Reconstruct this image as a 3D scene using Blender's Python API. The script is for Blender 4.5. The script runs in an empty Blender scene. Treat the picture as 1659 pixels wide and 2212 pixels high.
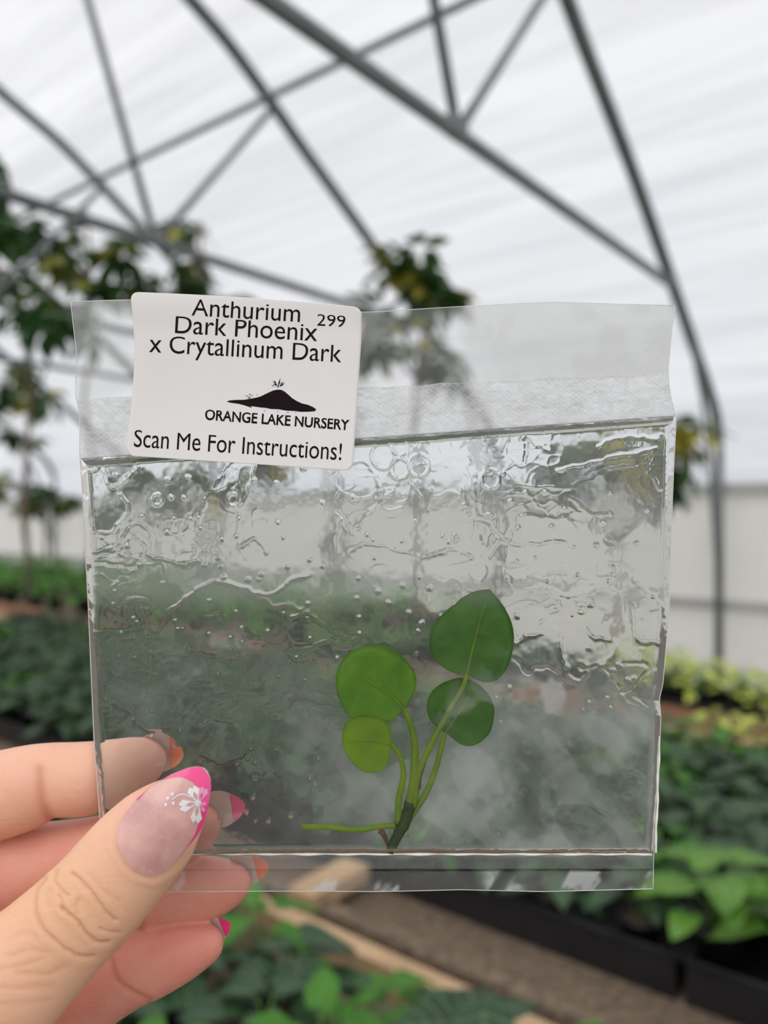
import bpy, bmesh, math, random
import numpy as np
from mathutils import Vector, Matrix

SC = bpy.context.scene
COL = SC.collection
random.seed(7)
RNG = np.random.default_rng(7)
R = math.radians

# ------------------------------------------------------------------ camera, sky, exposure
F, CX, CY, H = 1665.0, 829.5, 1106.0, 1.5        # focal length in pixels of the 1659 x 2212 frame, eye height
BAGY = 0.145                                     # distance of the bag from the lens, metres
cam_d = bpy.data.cameras.new('camera')
cam = bpy.data.objects.new('camera', cam_d); COL.objects.link(cam)
cam.location = (0, 0, H); cam.rotation_euler = (R(90), 0, 0)
cam_d.sensor_fit = 'VERTICAL'; cam_d.sensor_height = 24.0
cam_d.lens = 24.0 * F / 2212.0
cam_d.clip_start = 0.01; cam_d.clip_end = 200
cam_d.dof.use_dof = True; cam_d.dof.focus_distance = BAGY - 0.002; cam_d.dof.aperture_fstop = 7.4
SC.camera = cam

world = bpy.data.worlds.new('overcast_sky'); SC.world = world; world.use_nodes = True
wn = world.node_tree.nodes; wl = world.node_tree.links; wn.clear()
wo = wn.new('ShaderNodeOutputWorld'); wb = wn.new('ShaderNodeBackground')
wt = wn.new('ShaderNodeTexCoord'); ws = wn.new('ShaderNodeSeparateXYZ'); wr = wn.new('ShaderNodeValToRGB')
wl.new(wt.outputs['Generated'], ws.inputs[0]); wl.new(ws.outputs['Z'], wr.inputs[0])
wr.color_ramp.elements[0].color = (0.72, 0.74, 0.78, 1); wr.color_ramp.elements[1].color = (1.0, 1.0, 1.02, 1)
wl.new(wr.outputs[0], wb.inputs[0]); wb.inputs[1].default_value = 1.18
wl.new(wb.outputs[0], wo.inputs[0])

sun_d = bpy.data.lights.new('veiled_sun', 'SUN'); sun_d.energy = 2.5; sun_d.angle = R(50); sun_d.color = (1, .97, .93)
sun = bpy.data.objects.new('veiled_sun', sun_d); COL.objects.link(sun)
sun.rotation_euler = Vector((.45, .75, -.75)).to_track_quat('-Z', 'Y').to_euler()

SC.view_settings.view_transform = 'Standard'; SC.view_settings.look = 'None'
SC.view_settings.gamma = 1.0; SC.view_settings.use_curve_mapping = False
SC.view_settings.exposure = 0.0
cy = SC.cycles
cy.max_bounces = 12; cy.diffuse_bounces = 4; cy.glossy_bounces = 3; cy.transmission_bounces = 8
cy.transparent_max_bounces = 16; cy.use_denoising = True; cy.caustics_refractive = True
cy.use_adaptive_sampling = True; cy.adaptive_threshold = 0.02

# ------------------------------------------------------------------ helpers
def P(px, py, Y=BAGY):
    return Vector(((px - CX) / F * Y, Y, H + (CY - py) / F * Y))

UU, VV = Vector((0.62, 0.785, 0)), Vector((-0.785, 0.62, 0))   # across and along the greenhouse
def G(u, v, z=0.0):
    return Vector((UU.x * u + VV.x * v, UU.y * u + VV.y * v, z))

def link(o, parent=None):
    COL.objects.link(o)
    if parent is not None: o.parent = parent
    return o
def tag(o, label=None, cat=None, group=None, kind=None):
    if label: o['label'] = label
    if cat: o['category'] = cat
    if group: o['group'] = group
    if kind: o['kind'] = kind
    return o
def empty(name, loc=(0, 0, 0), rz=0.0):
    o = bpy.data.objects.new(name, None); COL.objects.link(o)
    o.location = loc; o.rotation_euler = (0, 0, rz); o.empty_display_size = 0.02
    return o

class MB:
    """collects vertices and faces of one mesh"""
    def __init__(s): s.v, s.f, s.uv, s.mi = [], [], [], []
    def add(s, verts, faces, uvs=None, mi=0):
        b = len(s.v); s.v += [tuple(p) for p in verts]
        s.uv += uvs if uvs else [(0, 0)] * len(verts)
        s.f += [tuple(b + i for i in f) for f in faces]; s.mi += [mi] * len(faces)
    def box(s, c, sx, sy, sz, ax=None):
        ax = ax or (Vector((1, 0, 0)), Vector((0, 1, 0)), Vector((0, 0, 1)))
        c = Vector(c); vs = []
        for k in (-1, 1):
            for j in (-1, 1):
                for i in (-1, 1): vs.append(c + ax[0] * (i * sx / 2) + ax[1] * (j * sy / 2) + ax[2] * (k * sz / 2))
        s.add(vs, [(0, 2, 3, 1), (4, 5, 7, 6), (0, 1, 5, 4), (2, 6, 7, 3), (0, 4, 6, 2), (1, 3, 7, 5)])
    def tube(s, pts, rad, n=8, mi=0, cap=True):
        pts = [Vector(p) for p in pts]; m = len(pts)
        rad = rad if hasattr(rad, '__len__') else [rad] * m
        vs, prev = [], None
        for i, p in enumerate(pts):
            t = (pts[min(i + 1, m - 1)] - pts[max(i - 1, 0)]).normalized()
            if prev is None:
                a = t.cross(Vector((0, 0, 1)))
                if a.length < 1e-3: a = t.cross(Vector((0, 1, 0)))
                a.normalize()
            else:
                a = (prev - t * prev.dot(t)).normalized()
            prev = a; b = t.cross(a)
            for k in range(n):
                w = 2 * math.pi * k / n
                vs.append(p + (a * math.cos(w) + b * math.sin(w)) * rad[i])
        fs = [(i * n + k, i * n + (k + 1) % n, (i + 1) * n + (k + 1) % n, (i + 1) * n + k) for i in range(m - 1) for k in range(n)]
        if cap: fs += [tuple(reversed(range(n))), tuple(range((m - 1) * n, m * n))]
        s.add(vs, fs, [(i / max(1, m - 1), 0) for i in range(m) for k in range(n)], mi)
    def grid(s, rows, uvf=None, mi=0, close=False):
        nr, nc = len(rows), len(rows[0])
        vs = [p for r in rows for p in r]
        fs = [(i * nc + j, i * nc + j + 1, (i + 1) * nc + j + 1, (i + 1) * nc + j) for i in range(nr - 1) for j in range(nc - 1)]
        uv = [uvf(i, j) for i in range(nr) for j in range(nc)] if uvf else None
        s.add(vs, fs, uv, mi)
    def mesh(s, name, mats, smooth=True):
        me = bpy.data.meshes.new(name)
        me.from_pydata(s.v, [], s.f)
        for m in (mats if isinstance(mats, (list, tuple)) else [mats]): me.materials.append(m)
        n = len(me.polygons)
        me.polygons.foreach_set('use_smooth', [smooth] * n)
        me.polygons.foreach_set('material_index', s.mi)
        ul = me.uv_layers.new(name='UVMap')
        li = np.empty(len(me.loops), np.int32); me.loops.foreach_get('vertex_index', li)
        ul.data.foreach_set('uv', np.array(s.uv, np.float32)[li].ravel())
        me.update(); return me
    def build(s, name, mats, parent=None, smooth=True):
        return link(bpy.data.objects.new(name, s.mesh(name, mats, smooth)), parent)

def np_mesh(name, V, Q, mat, attrs=None, smooth=True):
    me = bpy.data.meshes.new(name)
    me.from_pydata(np.asarray(V, float).tolist(), [], np.asarray(Q).tolist())
    me.materials.append(mat)
    me.polygons.foreach_set('use_smooth', [smooth] * len(me.polygons))
    for k, a in (attrs or {}).items():
        at = me.attributes.new(k, 'FLOAT', 'POINT'); at.data.foreach_set('value', np.asarray(a, np.float32).ravel())
    me.update(); return me

def crom(pts, n):
    """Catmull-Rom through rows of any width, n samples per span"""
    p = np.asarray(pts, float); p = np.vstack([2 * p[0] - p[1], p, 2 * p[-1] - p[-2]])
    out = []
    for i in range(1, len(p) - 2):
        for k in range(n):
            t = k / n
            out.append(.5 * (2 * p[i] + (p[i + 1] - p[i - 1]) * t + (2 * p[i - 1] - 5 * p[i] + 4 * p[i + 1] - p[i + 2]) * t * t + (3 * p[i] - p[i - 1] - 3 * p[i + 1] + p[i + 2]) * t ** 3))
    out.append(p[-2]); return np.array(out)

# ------------------------------------------------------------------ materials
def mat(name):
    m = bpy.data.materials.new(name); m.use_nodes = True
    nt = m.node_tree; nt.nodes.clear(); o = nt.nodes.new('ShaderNodeOutputMaterial')
    return m, nt, nt.nodes, nt.links, o
def N(nt, t, **kw):
    n = nt.nodes.new('ShaderNode' + t)
    for k, v in kw.items():
        if k in n.inputs: n.inputs[k].default_value = v
        else: setattr(n, k, v)
    return n
def noise(nt, scale, detail=3, rough=.5, co='Object', stretch=None):
    tc = N(nt, 'TexCoord'); n = N(nt, 'TexNoise', Scale=scale, Detail=detail, Roughness=rough)
    if stretch:
        mp = N(nt, 'Mapping'); mp.inputs['Scale'].default_value = stretch
        nt.links.new(tc.outputs[co], mp.inputs[0]); nt.links.new(mp.outputs[0], n.inputs['Vector'])
    else: nt.links.new(tc.outputs[co], n.inputs['Vector'])
    return n
def ramp(nt, src, stops):
    r = N(nt, 'ValToRGB'); e = r.color_ramp.elements
    while len(e) > len(stops): e.remove(e[-1])
    while len(e) < len(stops): e.new(1)
    for q, (p, c) in zip(e, stops):
        q.position = p; q.color = (*c, 1) if len(c) == 3 else c
    nt.links.new(src, r.inputs[0]); return r
def bump(nt, src, strength, dist):
    b = N(nt, 'Bump', Strength=strength, Distance=dist); nt.links.new(src, b.inputs['Height']); return b
def simple(name, c1, c2=None, rough=.6, scale=20, metal=0, bmp=0, bd=.002, stretch=None, coat=0, spec=.5, detail=4):
    m, nt, nd, lk, o = mat(name)
    p = N(nt, 'BsdfPrincipled', Roughness=rough, Metallic=metal); p.inputs['Coat Weight'].default_value = coat
    p.inputs['Specular IOR Level'].default_value = spec
    n = noise(nt, scale, detail, .55, 'Object', stretch)
    r = ramp(nt, n.outputs[0], [(.3, c1), (.7, c2 or c1)]); lk.new(r.outputs[0], p.inputs['Base Color'])
    if bmp: lk.new(bump(nt, n.outputs[0], bmp, bd).outputs[0], p.inputs['Normal'])
    lk.new(p.outputs[0], o.inputs[0]); return m

def film_mat():
    """milky greenhouse sheeting: part clear, part translucent, with crinkle shading painted in as streaks"""
    m, nt, nd, lk, o = mat('greenhouse_sheeting')
    tr = N(nt, 'BsdfTransparent'); tl = N(nt, 'BsdfTranslucent'); df = N(nt, 'BsdfDiffuse')
    uv = N(nt, 'UVMap'); mp = N(nt, 'Mapping'); mp.inputs['Scale'].default_value = (7.0, .35, 1)
    lk.new(uv.outputs[0], mp.inputs[0])
    n = N(nt, 'TexNoise', Scale=1.0, Detail=3, Roughness=.55, Distortion=.6); lk.new(mp.outputs[0], n.inputs['Vector'])
    r = ramp(nt, n.outputs[0], [(.3, (.70, .70, .72)), (.62, (.93, .93, .945))])  # streaky tone paints the shading of the wrinkled sheet
    lk.new(r.outputs[0], tl.inputs[0]); tr.inputs[0].default_value = (.9, .9, .92, 1); df.inputs[0].default_value = (.85, .85, .86, 1)
    a = N(nt, 'MixShader'); a.inputs[0].default_value = .25; lk.new(tl.outputs[0], a.inputs[1]); lk.new(df.outputs[0], a.inputs[2])
    b = N(nt, 'MixShader'); b.inputs[0].default_value = .72; lk.new(tr.outputs[0], b.inputs[1]); lk.new(a.outputs[0], b.inputs[2])
    lk.new(b.outputs[0], o.inputs[0]); return m
def panel_mat():
    m, nt, nd, lk, o = mat('white_wall_panel')
    tl = N(nt, 'BsdfTranslucent'); df = N(nt, 'BsdfDiffuse')
    n = noise(nt, 1.2, 4); r = ramp(nt, n.outputs[0], [(.3, (.84, .83, .785)), (.7, (.90, .89, .85))])
    lk.new(r.outputs[0], tl.inputs[0]); lk.new(r.outputs[0], df.inputs[0])
    a = N(nt, 'MixShader'); a.inputs[0].default_value = .45; lk.new(tl.outputs[0], a.inputs[1]); lk.new(df.outputs[0], a.inputs[2])
    lk.new(a.outputs[0], o.inputs[0]); return m

def leaf_mat(name, dark, light, vein, rough=.38, transl=.25, var=None, scale=9.0, veins=True):
    m, nt, nd, lk, o = mat(name)
    p = N(nt, 'BsdfPrincipled', Roughness=rough); tl = N(nt, 'BsdfTranslucent')
    n = noise(nt, scale, 3); r = ramp(nt, n.outputs[0], [(.35, dark), (.68, light)])
    col = r.outputs[0]
    uv = N(nt, 'UVMap'); sp = N(nt, 'SeparateXYZ'); lk.new(uv.outputs[0], sp.inputs[0])
    if veins:
        ab = N(nt, 'Math', operation='ABSOLUTE'); lk.new(sp.outputs['Y'], ab.inputs[0])
        a = N(nt, 'Math', operation='MULTIPLY'); lk.new(sp.outputs['X'], a.inputs[0]); a.inputs[1].default_value = 5.5
        b = N(nt, 'Math', operation='MULTIPLY_ADD'); lk.new(ab.outputs[0], b.inputs[0]); b.inputs[1].default_value = -1.8; lk.new(a.outputs[0], b.inputs[2])
        fr = N(nt, 'Math', operation='PINGPONG'); lk.new(b.outputs[0], fr.inputs[0]); fr.inputs[1].default_value = .5
        mn = N(nt, 'Math', operation='MINIMUM'); lk.new(ab.outputs[0], mn.inputs[0])
        fs = N(nt, 'Math', operation='MULTIPLY'); lk.new(fr.outputs[0], fs.inputs[0]); fs.inputs[1].default_value = .9
        lk.new(fs.outputs[0], mn.inputs[1])
        vr = ramp(nt, mn.outputs[0], [(.02, (1, 1, 1)), (.14, (0, 0, 0))])
        mx = N(nt, 'MixRGB'); lk.new(vr.outputs[0], mx.inputs[0]); lk.new(col, mx.inputs[1]); mx.inputs[2].default_value = (*vein, 1); col = mx.outputs[0]
    if var:   # variegation
        n2 = noise(nt, scale * .6, 2, .5); r2 = ramp(nt, n2.outputs[0], [(var[1] - .04, (0, 0, 0)), (var[1] + .04, (1, 1, 1))])
        mx = N(nt, 'MixRGB'); lk.new(r2.outputs[0], mx.inputs[0]); lk.new(col, mx.inputs[1]); mx.inputs[2].default_value = (*var[0], 1); col = mx.outputs[0]
    lk.new(col, p.inputs['Base Color']); lk.new(col, tl.inputs[0])
    a = N(nt, 'MixShader'); a.inputs[0].default_value = transl; lk.new(p.outputs[0], a.inputs[1]); lk.new(tl.outputs[0], a.inputs[2])
    lk.new(a.outputs[0], o.inputs[0]); return m

def plastic_film(name, bumps, attr='haze_glint', hazecol=(.86, .87, .86), gl_rough=.06, ior=1.24):
    """thin clear plastic: sees through, glossy, with its milkiness and painted reflections stored in an attribute"""
    m, nt, nd, lk, o = mat(name)
    tr = N(nt, 'BsdfTransparent'); tr.inputs[0].default_value = (.975, .98, .975, 1)
    df = N(nt, 'BsdfDiffuse'); tl = N(nt, 'BsdfTranslucent'); gl = N(nt, 'BsdfGlossy', Roughness=gl_rough)
    for q in (df, tl): q.inputs[0].default_value = (*hazecol, 1)
    hz = N(nt, 'MixShader'); hz.inputs[0].default_value = .5; lk.new(df.outputs[0], hz.inputs[1]); lk.new(tl.outputs[0], hz.inputs[2])
    at = N(nt, 'Attribute', attribute_name=attr)
    mx = N(nt, 'MixShader'); lk.new(at.outputs['Fac'], mx.inputs[0]); lk.new(tr.outputs[0], mx.inputs[1]); lk.new(hz.outputs[0], mx.inputs[2])
    fr = N(nt, 'Fresnel', IOR=ior)
    nrm = None
    for (sc, st, strength, dist) in bumps:
        n = noise(nt, sc, 4, .6, 'Object', st); b = bump(nt, n.outputs[0], strength, dist)
        if nrm: lk.new(nrm, b.inputs['Normal'])
        nrm = b.outputs[0]
    for q in (fr, gl, df): lk.new(nrm, q.inputs['Normal'])
    fm = N(nt, 'MixShader'); lk.new(fr.outputs[0], fm.inputs[0]); lk.new(mx.outputs[0], fm.inputs[1]); lk.new(gl.outputs[0], fm.inputs[2])
    lk.new(fm.outputs[0], o.inputs[0]); return m

M = {}
M['film'] = film_mat(); M['panel'] = panel_mat()
M['steel'] = simple('galvanized_steel', (.14, .155, .155), (.20, .215, .215), .5, 6, .4)
M['rail'] = simple('weathered_rail', (.42, .42, .40), (.52, .52, .50), .6, 4)
M['gravel'] = simple('gravel', (.10, .085, .07), (.26, .23, .19), .95, 60, bmp=.6, bd=.01)
M['wood'] = simple('bench_timber', (.46, .29, .16), (.66, .46, .27), .7, 6, stretch=(1, 1, 8), bmp=.1)
M['wood_dark'] = simple('old_bench_timber', (.26, .13, .075), (.40, .21, .12), .75, 7, stretch=(1, 1, 6))
M['bench_top'] = simple('coir_bench_lining', (.07, .05, .035), (.26, .19, .125), .95, 70, bmp=.8, bd=.006)
M['black'] = simple('black_plastic', (.008, .008, .009), (.016, .016, .018), .45, 15)
M['soil'] = simple('potting_mix', (.02, .013, .009), (.16, .10, .065), .95, 140, bmp=.5, bd=.004)
M['l_dark'] = leaf_mat('dark_silvery_leaf', (.010, .040, .012), (.035, .095, .03), (.10, .17, .085), .45, .2)
M['l_mid'] = leaf_mat('mid_green_leaf', (.04, .17, .012), (.11, .34, .03), (.13, .36, .05), .45, .4)
M['l_bright'] = leaf_mat('bright_green_leaf', (.06, .19, .018), (.15, .33, .035), (.19, .38, .07), .40, .30)
M['l_yellow'] = leaf_mat('yellow_green_leaf', (.40, .52, .03), (.74, .80, .12), (.84, .88, .34), .45, .35, ((.80, .84, .36), .62), 22)
M['l_umb'] = leaf_mat('variegated_umbrella_leaf', (.012, .05, .012), (.04, .11, .02), (.06, .14, .03), .40, .28, ((.42, .36, .05), .60), 5)
M['l_tree'] = leaf_mat('glossy_tree_leaf', (.012, .06, .01), (.035, .12, .02), (.07, .17, .04), .4, .35)
M['petiole'] = simple('young_petiole', (.10, .22, .05), (.18, .30, .08), .5, 30)
M['bark'] = simple('grey_brown_bark', (.10, .075, .05), (.20, .16, .11), .85, 30)

# ------------------------------------------------------------------ greenhouse shell
prof = [(0, 5.16), (.7, 5.0), (1.3, 4.75), (1.9, 4.5), (2.45, 4.24), (2.8, 4.09), (3.12, 3.90), (3.4, 3.72), (3.7, 3.54), (4.15, 3.26), (4.82, 2.79), (5.18, 2.53), (5.48, 2.32), (5.64, 2.16), (5.715, 1.98), (5.73, 1.68)]
pr = crom(prof, 4)
prL = np.array([(-u, z) for u, z in pr[::-1]][:-1])
full = np.vstack([prL, pr])                       # left eave ... ridge ... right eave
def shell(name, prof2, v0, v1, nv, m, off=0.05):
    mb = MB(); rows = []
    s = np.concatenate([[0], np.cumsum(np.linalg.norm(np.diff(prof2, axis=0), axis=1))])
    nrm = np.gradient(prof2, axis=0); nrm = np.stack([-nrm[:, 1], nrm[:, 0]], 1); nrm /= np.linalg.norm(nrm, axis=1)[:, None]
    for i, (u, z) in enumerate(prof2):
        rows.append([G(u + nrm[i, 0] * off, v0 + (v1 - v0) * j / nv, z + nrm[i, 1] * off) for j in range(nv + 1)])
    mb.grid(rows, lambda i, j: (s[i], v0 + (v1 - v0) * j / nv))
    return tag(mb.build(name, m), kind='structure')
V0, V1 = -9.0, 14.0
shell('ceiling', full, V0, V1, 24, M['film'])
def quad_struct(name, pts, m):
    mb = MB(); mb.add(pts, [(0, 1, 2, 3)], [(p.length, p.z) for p in pts]); return tag(mb.build(name, m), kind='structure')
mb = MB(); mb.box(G(5.83, (V0 + V1) / 2, .83), .04, V1 - V0, 1.70, (UU, VV, Vector((0, 0, 1)))); tag(mb.build('wall_right', M['panel'], smooth=False), kind='structure')
mb = MB(); mb.box(G(-5.83, (V0 + V1) / 2, .83), .04, V1 - V0, 1.70, (UU, VV, Vector((0, 0, 1)))); tag(mb.build('wall_left', M['panel'], smooth=False), kind='structure')
for nm, v in (('wall_far', V1), ('wall_near', V0)):
    mb = MB(); vs = [G(-5.8, v, 0)] + [G(u, v, z) for u, z in full] + [G(5.8, v, 0)]
    mb.add(vs, [tuple(range(len(vs)))], [(p.length, p.z) for p in vs]); tag(mb.build(nm, M['film']), kind='structure')
mb = MB(); mb.box(G(0, (V0 + V1) / 2, -.05), 11.8, V1 - V0, .1, (UU, VV, Vector((0, 0, 1)))); tag(mb.build('floor', M['gravel'], smooth=False), kind='structure')
for i, (z, h) in enumerate(((1.66, .09), (.84, .07), (.06, .12))):
    mb = MB(); mb.box(G(5.785, (V0 + V1) / 2, z), .045, V1 - V0, h, (UU, VV, Vector((0, 0, 1)))); tag(mb.build('trim_%d' % (i + 1), M['rail'], smooth=False), kind='structure')

# roof trusses, one thing each
truss_words = ['whose post stands clear at the bare wall panel', 'second along the wall from the clear post', 'third along the wall from the clear post', 'fourth along the wall from the clear post',
               'fifth along the wall from the clear post', 'sixth along the wall, deepest into the house']
for k in range(6):
    v = 1.51 + 1.8 * k
    t = tag(empty('roof_truss', G(5.72, v, 0)), 'grey steel arched roof truss, ' + truss_words[k], 'roof truss', 'steel roof trusses')
    off = -G(5.72, v, 0)
    g = lambda u, z, w=v: G(u, w, z) + off
    def tb(name, pts, r, n=10):
        b = MB(); b.tube(pts, r, n); return b.build(name, M['steel'], t)
    tb('arch_rib', [g(u, z) for u, z in full[16:-4]], .036)
    tb('post', [g(5.72, 1.96), g(5.715, 1.2), g(5.70, 0)], .030)
    tb('knee_brace', [g(5.10, 2.56), g(5.33, 2.25), g(5.50, 1.85), g(5.62, 1.3), g(5.69, 1.05)], .016)
    tb('tie_chord', [g(-4.62, 2.86), g(4.66, 2.86)], .027)
    for u0 in (2.33, -2.33):
        s = 1 if u0 > 0 else -1
        tb('web_brace', [g(u0, 2.88), g(u0 - s * .62, 4.58)], .019)
        tb('web_brace', [g(u0 + s * .02, 2.88), g(u0 + s * .82, 3.88)], .019)
        b = MB(); b.box(g(u0, 2.88),   .09, .05, .07, (UU, VV, Vector((0, 0, 1)))); b.build('node_plate', M['steel'], t, False)
for u, z, w in ((3.06, 3.88, 'grey purlin pipe running lengthwise under the roof ribs above the tie chords'),):
    b = MB(); b.tube([G(u, -1.0, z), G(u, V1 - .3, z)], .020, 8); tag(b.build('purlin', M['steel']), w, 'purlin')

# ------------------------------------------------------------------ benches
AX = (UU, VV, Vector((0, 0, 1)))
def bench(label, u0, u1, v0, v1, top_m, edge_near, edge_far, z=.80):
    t = tag(empty('nursery_bench', G((u0 + u1) / 2, (v0 + v1) / 2, 0)), label, 'bench', 'timber nursery benches')
    o = -t.location
    b = MB(); b.box(G((u0 + u1) / 2, (v0 + v1) / 2, z - .02) + o, u1 - u0 - .10, v1 - v0 - .02, .04, AX); b.build('bench_top', top_m, t, False)
    for u, m in ((u0 + .022, edge_near), (u1 - .022, edge_far)):
        b = MB(); b.box(G(u, (v0 + v1) / 2, z - .02) + o, .034, v1 - v0, .11, AX); b.build('edge_board', m, t, False)
    nn = max(2, int((v1 - v0) / 2.2))
    for i in range(nn):
        for u in (u0 + .15, u1 - .15):
            vv = v0 + .2 + (v1 - v0 - .4) * i / (nn - 1)
            b = MB(); b.box(G(u, vv, .37) + o, .09, .09, .76, AX); b.build('leg', M['wood_dark'], t, False)
    return t
bench('low timber bench under the hand with a pale edge board', -.42, .925, -.6, 2.3, M['bench_top'], M['wood_dark'], M['wood'])
bB = bench('long middle timber bench carrying black trays, bare brown strip along its edge', .94, 2.44, -.8, 9.0, M['bench_top'], M['bench_top'], M['wood'])
b = MB(); b.box(G(1.02, .93,   .835) - bB.location, .15, .06, .03, AX); b.build('cross_board', M['wood'], bB, False)
bench('narrow timber shelf bench carrying the yellow-green plants', 2.66, 3.0, -.6, 2.72, M['bench_top'], M['wood_dark'], M['wood_dark'])
bench('long wide back bench near the wall carrying green plants', 2.66, 4.5, 2.74, 11.5, M['bench_top'], M['wood_dark'], M['wood_dark'])

# trays: open black nursery flats
def tray_mesh(L=.53, W=.275, hh=.062):
    mb = MB(); ins, th = .006, .003
    def ring(l, w, z): return [Vector((x * w / 2, y * l / 2, z)) for x, y in ((-1, -1), (1, -1), (1, 1), (-1, 1))]
    rs = [ring(L - 2 * ins, W - 2 * ins, 0), ring(L - .012, W - .012, hh), ring(L, W, hh), ring(L, W, hh + .004), ring(L - .02, W - .02, hh + .004), ring(L - 2 * ins - 2 * th, W - 2 * ins - 2 * th, th)]
    vs = [p for r_ in rs for p in r_]
    fs = [(0, 3, 2, 1)] + [(i * 4 + k, i * 4 + (k + 1) % 4, i * 4 + 4 + (k + 1) % 4, i * 4 + 4 + k) for i in range(5) for k in range(4)] + [(20, 21, 22, 23)]
    mb.add(vs, fs); return mb.mesh('seed_tray', M['black'], False)
TRAY = tray_mesh()
rzG = math.atan2(UU.y, UU.x)
def put_tray(u, v, label, group, z=.80):
    o = bpy.data.objects.new('seed_tray', TRAY); link(o); o.location = G(u, v, z + .001); o.rotation_euler = (0, 0, rzG)
    return tag(o, label, 'seed tray', group)

# ------------------------------------------------------------------ small plants
def leaf_into(mb, base, d, up, L, W, kind='heart', droop=.25, fold=.18, nr=7, nc=5, mi=0):
    """a leaf blade starting at BASE along D"""
    d = d.normalized(); side = d.cross(up).normalized(); up = side.cross(d).normalized()
    rows = []
    for i in range(nr):
        t = i / (nr - 1)
        if kind == 'heart': w = (math.sin(math.pi * min(1, t * .95 + .05) ** .62) ** .8) if t < 1 else 0
        else: w = math.sin(math.pi * t ** .85) ** .9 if 0 < t < 1 else .03
        back = -.16 * L if kind == 'heart' else 0
        r_ = []
        for j in range(nc):
            s = -1 + 2 * j / (nc - 1)
            x = t * L + (back * abs(s) * (1 - t) ** 3 if kind == 'heart' else 0)
            if kind == 'heart': ww = max(w, .42 * (1 - t) ** 2 if t < .3 else 0)
            else: ww = w
            z = -droop * L * t * t + fold * W * abs(s) * ww * .5 - .05 * W * math.sin(6 * t + 2 * s)
            r_.append(base + d * x + side * (s * ww * W / 2) + up * z)
        rows.append(r_)
    mb.grid(rows, lambda i, j: (i / (nr - 1), -1 + 2 * j / (nc - 1)), mi)
def seedling(rs, n, hmin, hmax, spread, Lr, Wf, kind='heart'):
    fo, st = MB(), MB()
    for i in range(n):
        a = 2.4 * i + rs.uniform(-.4, .4); k = (i + .5) / n
        hgt = hmin + (hmax - hmin) * (1 - k) + rs.uniform(-.01, .01)
        rad = spread * (.25 + .75 * k) * rs.uniform(.8, 1.1)
        e = Vector((math.cos(a) * rad, math.sin(a) * rad, hgt))
        p0 = Vector((rs.uniform(-.008, .008), rs.uniform(-.008, .008), 0))
        st.tube([p0, p0 * .5 + Vector((e.x * .35, e.y * .35, hgt * .65)), e], [.0022, .0018, .0014], 5)
        L = rs.uniform(*Lr); d = Vector((math.cos(a), math.sin(a), rs.uniform(-.25, .25)))
        leaf_into(fo, e, d, Vector((0, 0, 1)), L, L * Wf, kind, rs.uniform(.1, .4), rs.uniform(.1, .3))
    return fo, st
def pot_mesh():
    mb = MB(); n = 14; rings = [(.030, 0), (.042, .070), (.045, .070), (.045, .078), (.040, .078), (.039, .066)]
    vs = [Vector((r_ * math.cos(2 * math.pi * k / n), r_ * math.sin(2 * math.pi * k / n), z)) for r_, z in rings for k in range(n)]
    fs = [(i * n + k, i * n + (k + 1) % n, (i + 1) * n + (k + 1) % n, (i + 1) * n + k) for i in range(len(rings) - 1) for k in range(n)] + [tuple(reversed(range(n)))]
    mb.add(vs, fs); return mb.mesh('pot', M['black'])
def soil_mesh():
    mb = MB(); n = 14
    vs = [Vector((.0395 * math.cos(2 * math.pi * k / n), .0395 * math.sin(2 * math.pi * k / n), .067)) for k in range(n)] + [Vector((0, 0, .071))]
    mb.add(vs, [(k, (k + 1) % n, n) for k in range(n)]); return mb.mesh('soil', M['soil'])
POT, SOIL = pot_mesh(), soil_mesh()
def protos(nm, num, m, **kw):
    out = []
    for q in range(num):
        rs = random.Random(len(nm) * 31 + q)
        fo, st = seedling(rs, **kw); out.append((fo.mesh('foliage', m), st.mesh('stems', M['petiole'])))
    return out
PR = {
    'dark': protos('dark', 5, M['l_dark'], n=9, hmin=.03, hmax=.115, spread=.065, Lr=(.065, .10), Wf=.72),
    'mid': protos('middle', 3, M['l_mid'], n=13, hmin=.02, hmax=.12, spread=.10, Lr=(.06, .10), Wf=.6),
    'bright': protos('bright_big', 4, M['l_bright'], n=15, hmin=.03, hmax=.105, spread=.085, Lr=(.045, .078), Wf=.85),
    'yellow': protos('yellows', 4, M['l_yellow'], n=22, hmin=.01, hmax=.10, spread=.10, Lr=(.035, .06), Wf=.55, kind='lance'),
}
CNT = {k: 0 for k in PR}
def put_plant(kind, name, u, v, z, label, cat, group, s=1.0):
    fo, st = PR[kind][CNT[kind] % len(PR[kind])]; CNT[kind] += 1
    r_ = tag(empty(name, G(u, v, z), random.uniform(0, 6.28)), label, cat, group); r_.scale = (s,) * 3
    link(bpy.data.objects.new('pot', POT), r_); so = link(bpy.data.objects.new('soil', SOIL), r_)
    for nm, me in (('foliage', fo), ('stems', st)):
        c = link(bpy.data.objects.new(nm, me), r_); c.location = (0, 0, .068)
    return r_

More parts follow.
